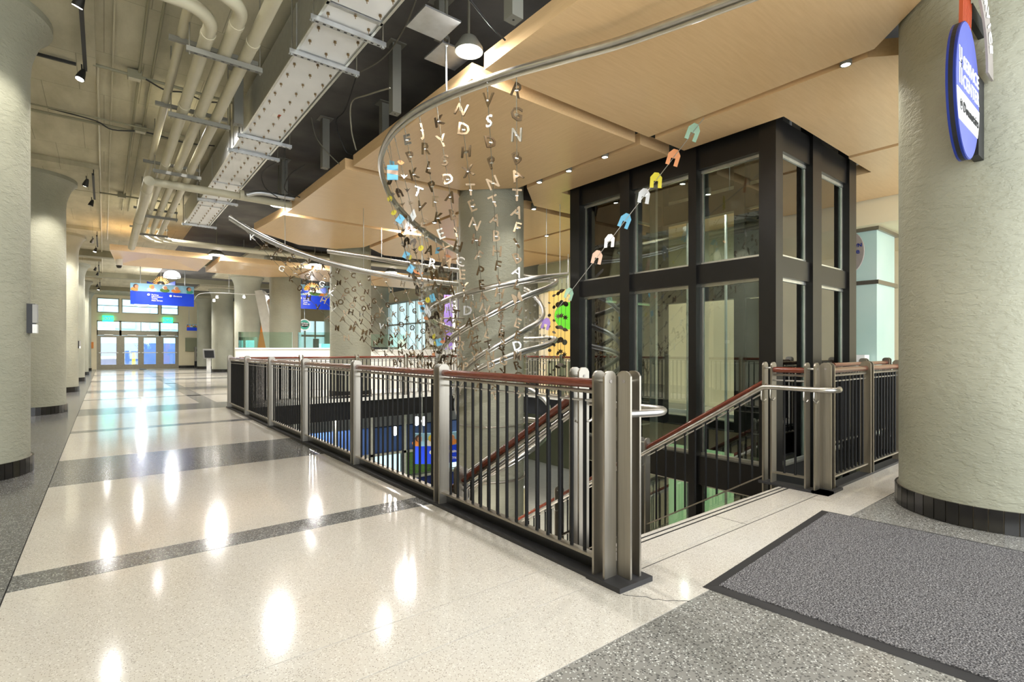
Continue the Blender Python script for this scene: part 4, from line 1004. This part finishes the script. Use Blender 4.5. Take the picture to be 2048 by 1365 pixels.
# cable light rail
t = thing('cable_rail', P(500, 590, 22), 'thin curved white light rail with tiny spots between the far columns', 'light rail')
pts = [P(px, py, dd) for px, py, dd in ((388, 600, 27), (400, 588, 24), (440, 586, 22), (500, 589, 21.5), (560, 586, 22), (640, 578, 23))]
MB().tube(cat(pts, 6), .014, 6).build('rail_tube', 'white_plastic', t, True)
for px, py in ((434, 594), (488, 594), (428, 601)):
    q = P(px, py, 21.6); MB().lathe(q.x, q.y, [(0, q.z - .05), (.05, q.z - .05), (.03, q.z + .05), (0, q.z + .05)], 12).build('mini_spot', 'small_lamp_glow', t)
q = P(458, 586, 22); MB().tube([q, (q.x, q.y, CZ)], .008, 5).build('drop_wire', 'galvanised', t)

# ceiling camera + wall readers
q = P(238, 530, 14.6)
t = thing('security_camera', q, 'small white dome camera under the left end of the far maple island', 'camera')
MB().lathe(q.x, q.y, [(0, q.z - .1), (.05, q.z - .085), (.07, q.z - .03), (.07, q.z), (0, q.z)], 18).build('dome', 'sign_black', t, True)
MB().lathe(q.x, q.y, [(.075, q.z - .02), (.085, q.z), (.085, 3.9), (0, 3.9)], 18).build('mount', 'white_plastic', t, True)
for (x, y, z, h, lab) in ((-.555, 7.0, 1.52, .29, 'black and white wall reader on the first left column'), (-.565, 19.6, 1.36, .22, 'small dark box on the third left column')):
    q = Vector((x, y, z))
    t = thing('wall_reader', q, lab, 'reader')
    MB().box(q.x - .05, q.y - .06, q.z - h / 2, q.x + .02, q.y + .06, q.z + h / 2).build('back_box', 'sign_black', t)
    MB().box(q.x - .0, q.y - .065, q.z - h * .15, q.x + .035, q.y + .05, q.z + h * .48).build('front_cover', 'grey_plastic', t)
    MB().box(q.x - .0, q.y - .065, q.z - h * .5, q.x + .035, q.y + .05, q.z - h * .2).build('lower_cover', 'white_plastic', t)

# ------------------------------------------------------------------ spiral tube sculpture
sp = thing('spiral_tube', (5.15, 7.08, -1.5), 'polished steel tube spiralling around the well column and sweeping overhead', 'sculpture')
def track(pts, n=7, r=.032):
    c = cat(pts, n); MB().tube(c, r, 12).build('tube', 'polished_steel', sp, True)
    MB().tube([p - Vector((0, 0, .05)) for p in c], r * .45, 8).build('lower_rod', 'polished_steel', sp, True)
    return c
arcA = track([P(*p) for p in ((1640, -70, 3.0), (1470, -2, 3.42), (1250, 78, 4.0), (1120, 115, 4.25), (1000, 150, 4.5), (880, 196, 4.85), (805, 243, 5.25), (770, 290, 5.75), (762, 340, 6.3), (785, 398, 6.95), (830, 447, 7.7), (880, 482, 8.5), (926, 506, 9.3), (985, 530, 9.9), (1050, 552, 9.75), (1100, 553, 9.3), (1134, 548, 8.7))])
hA = track([P(*p) for p in ((1134, 548, 8.7), (1090, 553, 8.0), (1045, 561, 7.75), (985, 573, 7.65), (925, 588, 7.8), (880, 606, 8.15), (858, 625, 8.6), (868, 643, 9.05), (905, 658, 9.5), (960, 672, 9.85), (1010, 678, 9.85), (1060, 678, 9.6), (1098, 676, 9.2), (1112, 679, 8.7), (1090, 690, 8.2), (1045, 702, 7.85), (985, 724, 7.65), (945, 745, 7.75), (920, 775, 8.1), (912, 815, 8.6), (930, 850, 9.2), (985, 850, 9.7), (1050, 838, 9.4), (1100, 850, 8.8), (1085, 880, 8.1), (1030, 920, 7.7), (960, 960, 7.8), (925, 1010, 8.4))])
hB = track([P(*p) for p in ((655, 501, 11.0), (740, 514, 10.9), (830, 529, 10.7), (925, 541, 10.3), (985, 552, 10.1), (1045, 562, 9.8), (1090, 558, 9.3), (1114, 562, 8.7), (1095, 575, 8.2), (1045, 594, 7.85), (985, 625, 7.65), (930, 655, 7.75), (893, 685, 8.1), (877, 720, 8.6), (888, 755, 9.1), (930, 775, 9.7), (1000, 772, 9.9), (1050, 775, 9.7), (1090, 800, 9.1), (1095, 830, 8.5), (1060, 860, 8.0), (1000, 900, 7.7), (930, 950, 7.9))])
hC = track([P(*p) for p in ((458, 433, 8.3), (520, 470, 8.5), (600, 505, 8.8), (700, 535, 9.2), (810, 555, 9.6), (925, 568, 10.0), (985, 570, 10.1), (1045, 576, 9.9), (1075, 598, 9.4), (1087, 625, 8.8), (1078, 642, 8.3), (1045, 662, 7.9), (990, 693, 7.7), (945, 722, 7.8), (915, 755, 8.2), (908, 790, 8.7))])
# stand-off brackets and hanging wires
for (a, b) in (((868, 637, 8.6), (930, 637, 8.4)), ((890, 684, 8.2), (930, 684, 8.25)), ((905, 790, 8.5), (950, 790, 8.5))): MB().tube([P(*a), P(*b)], .012, 6).build('standoff', 'brushed_steel', sp)
MB().tube([(5.15 + .57 * math.cos(a), 7.08 + .57 * math.sin(a), -.02) for a in [2 * PI * k / 32 for k in range(33)]], .012, 6).build('clamp_ring', 'brushed_steel', sp)
MB().tube([(5.15 + .57 * math.cos(a), 7.08 + .57 * math.sin(a), -.9) for a in [2 * PI * k / 32 for k in range(33)]], .02, 6).build('clamp_ring', 'brushed_steel', sp)
for px, py, dd in ((570, 492, 8.7), (727, 540, 9.3), (820, 525, 10.7), (1093, 553, 9.3), (1120, 551, 9.0), (763, 514, 10.8)):
    q = P(px, py, dd); MB().tube([q, (q.x, q.y, CZ)], .006, 5).build('suspension_wire', 'galvanised', sp)
q = P(893, 190, 4.8); top = P(892, 92, 4.7)
MB().tube([q, top], .009, 6).build('suspension_wire', 'galvanised', sp)
c0 = top + Vector((0, 0, .05))
MB().tube([c0 + Vector((CS * .028 * math.cos(a), -SN * .028 * math.cos(a), .05 * math.sin(a))) for a in [2 * PI * k / 20 for k in range(21)]], .009, 8).build('shackle', 'polished_steel', sp, True)
MB().tube([c0 + Vector((0, 0, .04)), (c0.x, c0.y, CZ)], .012, 6).build('eye_rod', 'wire_grey', sp)

# ------------------------------------------------------------------ letter strands
LS = .17
def lmesh(ch): return text_mesh(ch, LS, .006, 'polished_steel' if random.random() < .1 else 'letter_steel', 'CENTER', .002)
shape = {}
def disc_mesh(kind, mat):
    if (kind, mat) in shape: return shape[(kind, mat)]
    n = 16; mb = MB()
    if kind == 'disc': pl = [(.05 * math.cos(2 * PI * k / n), .05 * math.sin(2 * PI * k / n)) for k in range(n)]
    elif kind == 'flower': pl = [((.055 if k % 2 == 0 else .026) * math.cos(2 * PI * k / 14), (.055 if k % 2 == 0 else .026) * math.sin(2 * PI * k / 14)) for k in range(14)]
    elif kind == 'leaf': pl = [(-.06, 0), (-.03, .028), (0, .034), (.035, .02), (.065, 0), (.035, -.02), (0, -.034), (-.03, -.028)]
    elif kind == 'square': pl = [(-.055, -.07), (.055, -.07), (.055, .07), (-.055, .07)]
    elif kind == 'kite': pl = [(0, .11), (.05, 0), (0, -.09), (-.05, 0)]
    elif kind == 'bird': pl = [(-.05, .02), (-.015, .006), (0, .03), (.012, .005), (.05, .03), (.02, -.01), (0, -.035), (-.02, -.008)]
    elif kind == 'house': pl = [(-.055, -.07), (-.02, -.07), (-.02, -.005), (.02, -.005), (.02, -.07), (.055, -.07), (.055, .03), (.02, .075), (-.02, .075), (-.055, .03)]
    mb.slab([(a, -.002, b) for a, b in pl], (0, .004, 0)); m = mb.mesh(kind, mat); shape[(kind, mat)] = m; return m
def strand(a, b, txt, lab, group='letter strands of the spiral sculpture', t0=.05, step=.2, items=None, size=1.0):
    a = Vector(a); b = Vector(b); L = (b - a).length; d = (b - a) / L
    t = thing('letter_strand', a, lab, 'hanging strand', group)
    MB().tube([a, b], .0032, 4).build('wire', 'wire_grey', t)
    cb = MB()
    for k in range(3): cb.tube([a + d * (.03 * k), a + d * (.03 * k + .022)], .006, 5)
    cb.build('chain', 'polished_steel', t)
    s = .16 if not items else random.uniform(.12, .5); i = 0 if not items else random.randrange(20)
    while s < L - .05:
        p = a + d * s
        if items:
            kind, mat = items[i % len(items)]
            inst(kind, disc_mesh(kind, mat), t, p, (random.uniform(-.4, .4), random.uniform(-.6, .6), -TH + random.uniform(-.9, .9)), (size,) * 3)
        else:
            ch = txt[i % len(txt)]
            inst('letter', lmesh(ch), t, p, (PI / 2 + random.uniform(-.3, .3), random.uniform(-.5, .5), -TH + random.uniform(-.6, .6)), (size,) * 3)
            MB_clip(t, p)
        s += step * random.uniform(.9, 1.1); i += 1
CLIP = MB().tube([(-.016, 0, 0), (.016, 0, 0)], .009, 6).mesh('wire_clip', 'polished_steel')
def MB_clip(t, p): inst('wire_clip', CLIP, t, p, (0, 0, -TH + random.uniform(-.5, .5)))
random.seed(11)
front = [((1033, 142, 4.42), (1035, 800, 7.6), 'RGNBATAFIBALMHEEDM', 'rightmost long letter strand beginning with R and G'),
         ((974, 164, 4.55), (1010, 780, 7.6), 'VSDPNTABHFIHZ9E3YG', 'long letter strand beginning with V and S, second from right'),
         ((918, 184, 4.75), (990, 800, 7.62), 'NDHXTENHFPEANPLT', 'letter strand beginning with N D H, third from right'),
         ((873, 209, 4.95), (960, 790, 7.7), 'KYSDABIHCEYPDAR', 'letter strand crossing the column left edge, fourth from right'),
         ((838, 228, 5.1), (935, 760, 7.8), 'JRLPFKEXMVAHTE', 'letter strand beginning with J and R, fifth from right'),
         ((808, 250, 5.3), (905, 730, 8.0), 'EPKTVEFARMNSUL', 'letter strand beginning with a tilted E, sixth from right')]
for a, b, tx, lab in front: strand(P(*a), P(*b), tx, lab)
mix = [('bird', 'letter_steel'), ('kite', 'acrylic_clear'), ('bird', 'letter_steel'), ('bird', 'polished_steel'), ('disc', 'acrylic_yellow'), ('bird', 'polished_steel'), ('leaf', 'dark_leaf_metal'), ('bird', 'dark_leaf_metal'), ('flower', 'polished_steel'), ('square', 'acrylic_blue'), ('bird', 'letter_steel'), ('house', 'dark_leaf_metal'), ('bird', 'letter_steel'), ('leaf', 'letter_steel'), ('leaf', 'acrylic_orange'), ('bird', 'polished_steel'), ('bird', 'dark_leaf_metal')]
mid = [((788, 268, 5.55), (900, 745, 8.2)), ((773, 290, 5.8), (893, 742, 8.2)), ((765, 315, 6.1), (888, 742, 8.2)), ((763, 345, 6.4), (884, 742, 8.25)), ((772, 372, 6.7), (880, 742, 8.3)), ((790, 402, 7.0), (878, 745, 8.3)), ((815, 432, 7.4), (885, 748, 8.4)), ((845, 458, 7.9), (905, 745, 8.5)), ((870, 475, 8.3), (920, 735, 8.7)), ((893, 489, 8.7), (922, 700, 8.9))]
for i, (a, b) in enumerate(mid):
    it = mix[i % len(mix):] + mix[:i % len(mix)]
    strand(P(*a), P(*b), 'AZ', 'dense bundle strand with coloured acrylic pieces, %s down the tube curve' % ['first', 'second', 'third', 'fourth', 'fifth', 'sixth', 'seventh', 'eighth', 'ninth', 'tenth'][i], 'strands of small shapes left of the column', items=it, step=.16, size=.78)
big = thing('acrylic_square', P(785, 345, 5.9), 'bright blue acrylic square hanging beside the tube curve', 'ornament')
q = P(785, 345, 5.9); ux = Vector((CS, -SN, 0))
MB().slab([q - ux * .062 - Vector((0, 0, .085)), q + ux * .062 - Vector((0, 0, .085)), q + ux * .062 - Vector((0, 0, .03)), q - ux * .062 - Vector((0, 0, .005))], (.004, .004, 0)).build('lower_half', 'acrylic_blue', big)
MB().slab([q - ux * .062 + Vector((0, 0, .03)), q + ux * .062 + Vector((0, 0, .02)), q + ux * .062 + Vector((0, 0, .085)), q - ux * .062 + Vector((0, 0, .085))], (.004, .004, 0)).build('upper_half', 'acrylic_blue', big)
MB().tube([q + Vector((0, 0, .085)), P(779, 285, 5.7)], .003, 4).build('wire', 'wire_grey', big)
MB().slab([q - ux * .062 - Vector((0, 0, .01)), q + ux * .062 - Vector((0, 0, .03)), q + ux * .062 + Vector((0, 0, .02)), q - ux * .062 + Vector((0, 0, .03))], (.004, .004, 0)).build('middle_band', 'acrylic_pink', big)
# long diagonal strands fanning from the left arm of the tube down to the column foot
tops = [((492, 462, 8.45), (705, 690, 8.2), 'KXI'), ((520, 478, 8.5), (760, 712, 8.2), 'RFY'), ((548, 490, 8.6), (800, 735, 8.2), 'BCW'), ((575, 502, 8.7), (820, 740, 8.2), 'ETA'), ((605, 513, 8.85), (838, 742, 8.3), 'VGD'), ((635, 522, 8.95), (850, 745, 8.3), 'AKM'), ((665, 532, 9.1), (858, 746, 8.3), 'HYG'), ((697, 540, 9.2), (865, 748, 8.4), 'CKN'), ((730, 546, 9.35), (872, 750, 8.4), 'SLI'), ((765, 552, 9.5), (878, 750, 8.5), 'THO'), ((800, 556, 9.6), (884, 752, 8.6), 'HNA'), ((838, 562, 9.75), (890, 752, 8.7), 'ZIO')]
for i, (a, b, tx) in enumerate(tops):
    strand(P(*a), P(*b), tx + 'GKOHVAMNL', 'diagonal letter strand, number %s from the left tube arm tip' % ['one', 'two', 'three', 'four', 'five', 'six', 'seven', 'eight', 'nine', 'ten', 'eleven', 'twelve'][i], 'diagonal letter strands of the left arm', step=.23, size=.78)
# strands of flowers at the right tip, birds by the column
fl = [('flower', 'dark_leaf_metal'), ('leaf', 'dark_leaf_metal'), ('disc', 'dark_leaf_metal')]
for i, (px, d) in enumerate(((1133, 8.7), (1124, 8.6), (1117, 8.8), (1108, 8.4), (1098, 8.9))):
    strand(P(px, 556, d), P(px - 6 + 2 * i, 770, d), 'A', 'strand of dark metal flowers, ' + ('rightmost at the tube tip', 'second from the right tube tip', 'third from the right tube tip', 'fourth from the right tube tip', 'fifth from the right tube tip')[i], 'flower strands at the right tip', items=fl[i % 3:] + fl[:i % 3], step=.21, size=.95 if i < 3 else .6)
for i, (px, d) in enumerate(((1052, 9.5), (1060, 9.4), (1070, 9.3), (1080, 9.2), (1088, 9.0))):
    strand(P(px, 575, d), P(px, 770, d), 'A', 'strand of small silver birds right of the well column, ' + ('nearest the column', 'second from the column', 'third from the column', 'fourth from the column', 'fifth from the column')[i], 'silver bird strands', items=[('bird', 'polished_steel')], step=.12, size=.8)
for i, (a, b, tx) in enumerate((((905, 600, 7.9), (925, 760, 7.9), 'SAVK'), ((945, 590, 7.7), (960, 730, 7.75), 'NLAZ'), ((1000, 600, 7.66), (1005, 720, 7.7), 'EYMC'), ((880, 610, 8.2), (893, 735, 8.3), 'EKHT'), ((895, 600, 8.0), (912, 735, 8.1), 'HAPV'))):
    strand(P(*a), P(*b), tx, 'short letter strand below the tube loops, starting with %s' % ' '.join(tx[:2]), 'short letter strands of the loops', step=.17, size=.85)
# house-shaped acrylic tags on a diagonal cable
a = P(1408, 236, 5.62); b = P(1112, 622, 8.2)
t = thing('tag_string', a, 'diagonal cable with coloured house-shaped acrylic tags crossing in front of the lift', 'ornament string')
MB().tube([a, b], .0045, 5).build('cable', 'galvanised', t)
tags = [(1386, 'acrylic_green'), (1347, 'acrylic_orange'), (1312, 'acrylic_yellow'), (1288, 'acrylic_clear'), (1250, 'acrylic_blue'), (1219, 'acrylic_clear'), (1194, 'acrylic_pink'), (1138, 'acrylic_green'), (1092, 'acrylic_purple')]
for px, m in tags:
    k = (1408 - px) / (1408 - 1112); dd = 1 / ((1 - k) / 5.62 + k / 8.2); q = P(px, 236 + k * 386, dd)
    inst('house_tag', disc_mesh('house', m), t, q, (random.uniform(-.2, .2), random.uniform(-.2, .5), -TH + random.uniform(-.6, .6)), (1.3,) * 3)

# ------------------------------------------------------------------ lower level
lf_ = struct('floor_lower', box(-1, 1.8, -4.3, 18, 24, -4.2), 'lower_tile')
struct('wall_lower_north', box(-1, 20, -4.2, 18, 20.2, -.45), 'white_wall')
struct('wall_lower_east', box(16.5, 1.8, -4.2, 16.7, 20, -.45), 'sage_wall')
struct('wall_lower_west', box(-.2, 1.8, -4.2, 0, 20, -.45), 'cream_wall')
struct('wall_lower_south', box(-1, 1.7, -4.2, 18, 1.8, -.5), 'white_wall')
t = thing('lower_shopfront', (8, 14, -4.2), 'blue and grey glazed shopfront on the lower level seen below the railing', 'shopfront')
MB().box(3.0, 15.0, -4.2, 12, 15.2, -2.9).build('lower_wall', 'dark_blue', t)
MB().box(3.0, 15.0, -2.0, 12, 15.2, -1.2).build('sign_band', 'blue_wall', t)
for k in range(9): MB().box(3.0 + 1.1 * k, 14.9, -4.2, 3.12 + 1.1 * k, 15.0, -.5).build('mullion', 'aluminium', t)
for z in (-2.9, -2.05): MB().box(3, 14.9, z, 12, 15.0, z + .08).build('transom', 'aluminium', t)
for k in range(8): MB().box(3.14 + 1.1 * k, 15.05, -2.8, 4.08 + 1.1 * k, 15.1, -2.05).build('pane', 'office_light' if k % 2 else 'leaf_green', t)
for i, (px, py) in enumerate(((833, 842), (848, 842), (790, 862))):
    q = P(px, py, 14.0); t = thing('hanging_lamp', q, 'bright hanging lamp in the lower level, %s one' % ('middle', 'right', 'left')[i], 'lamp', 'lower level lamps')
    MB().lathe(q.x, q.y, [(0, q.z - .14), (.06, q.z - .11), (.075, q.z), (.05, q.z + .1), (0, q.z + .12)], 16).build('globe', 'soft_glow', t, True)
    MB().tube([q, (q.x, q.y, -.5)], .01, 5).build('cord', 'wire_black', t)
t = thing('lower_counter', (7, 12.5, -4.2), 'cream and green counter on the lower level', 'counter')
MB().box(6, 12.6, -4.2, 10.5, 13.3, -3.2).build('front', 'cream_wall', t); MB().box(5.95, 12.55, -3.2, 10.55, 13.35, -3.15).build('top', 'white_plastic', t)
t = thing('lower_wall_panel', (12, 6, -4.2), 'pale green wall panel on the lower level beside the lift', 'wall panel')
MB().box(13.0, 7.0, -4.2, 13.1, 12.5, -.8).build('panel_board', 'green_panel', t)
t = thing('yellow_table', (6.0, 10.8, -4.2), 'yellow topped table on the lower level below the blue banner', 'table')
MB().box(5.5, 10.6, -3.5, 6.6, 11.2, -3.45).build('table_top', 'yellow_paint', t)
for x in (5.55, 6.5):
    for y in (10.65, 11.1): MB().box(x, y, -4.2, x + .05, y + .05, -3.5).build('leg', 'galvanised', t)
for o in list(S.objects):
    for k in ('label', 'category'):
        if k in o and o[k] is None: del o[k]
print('objects', len(S.objects))
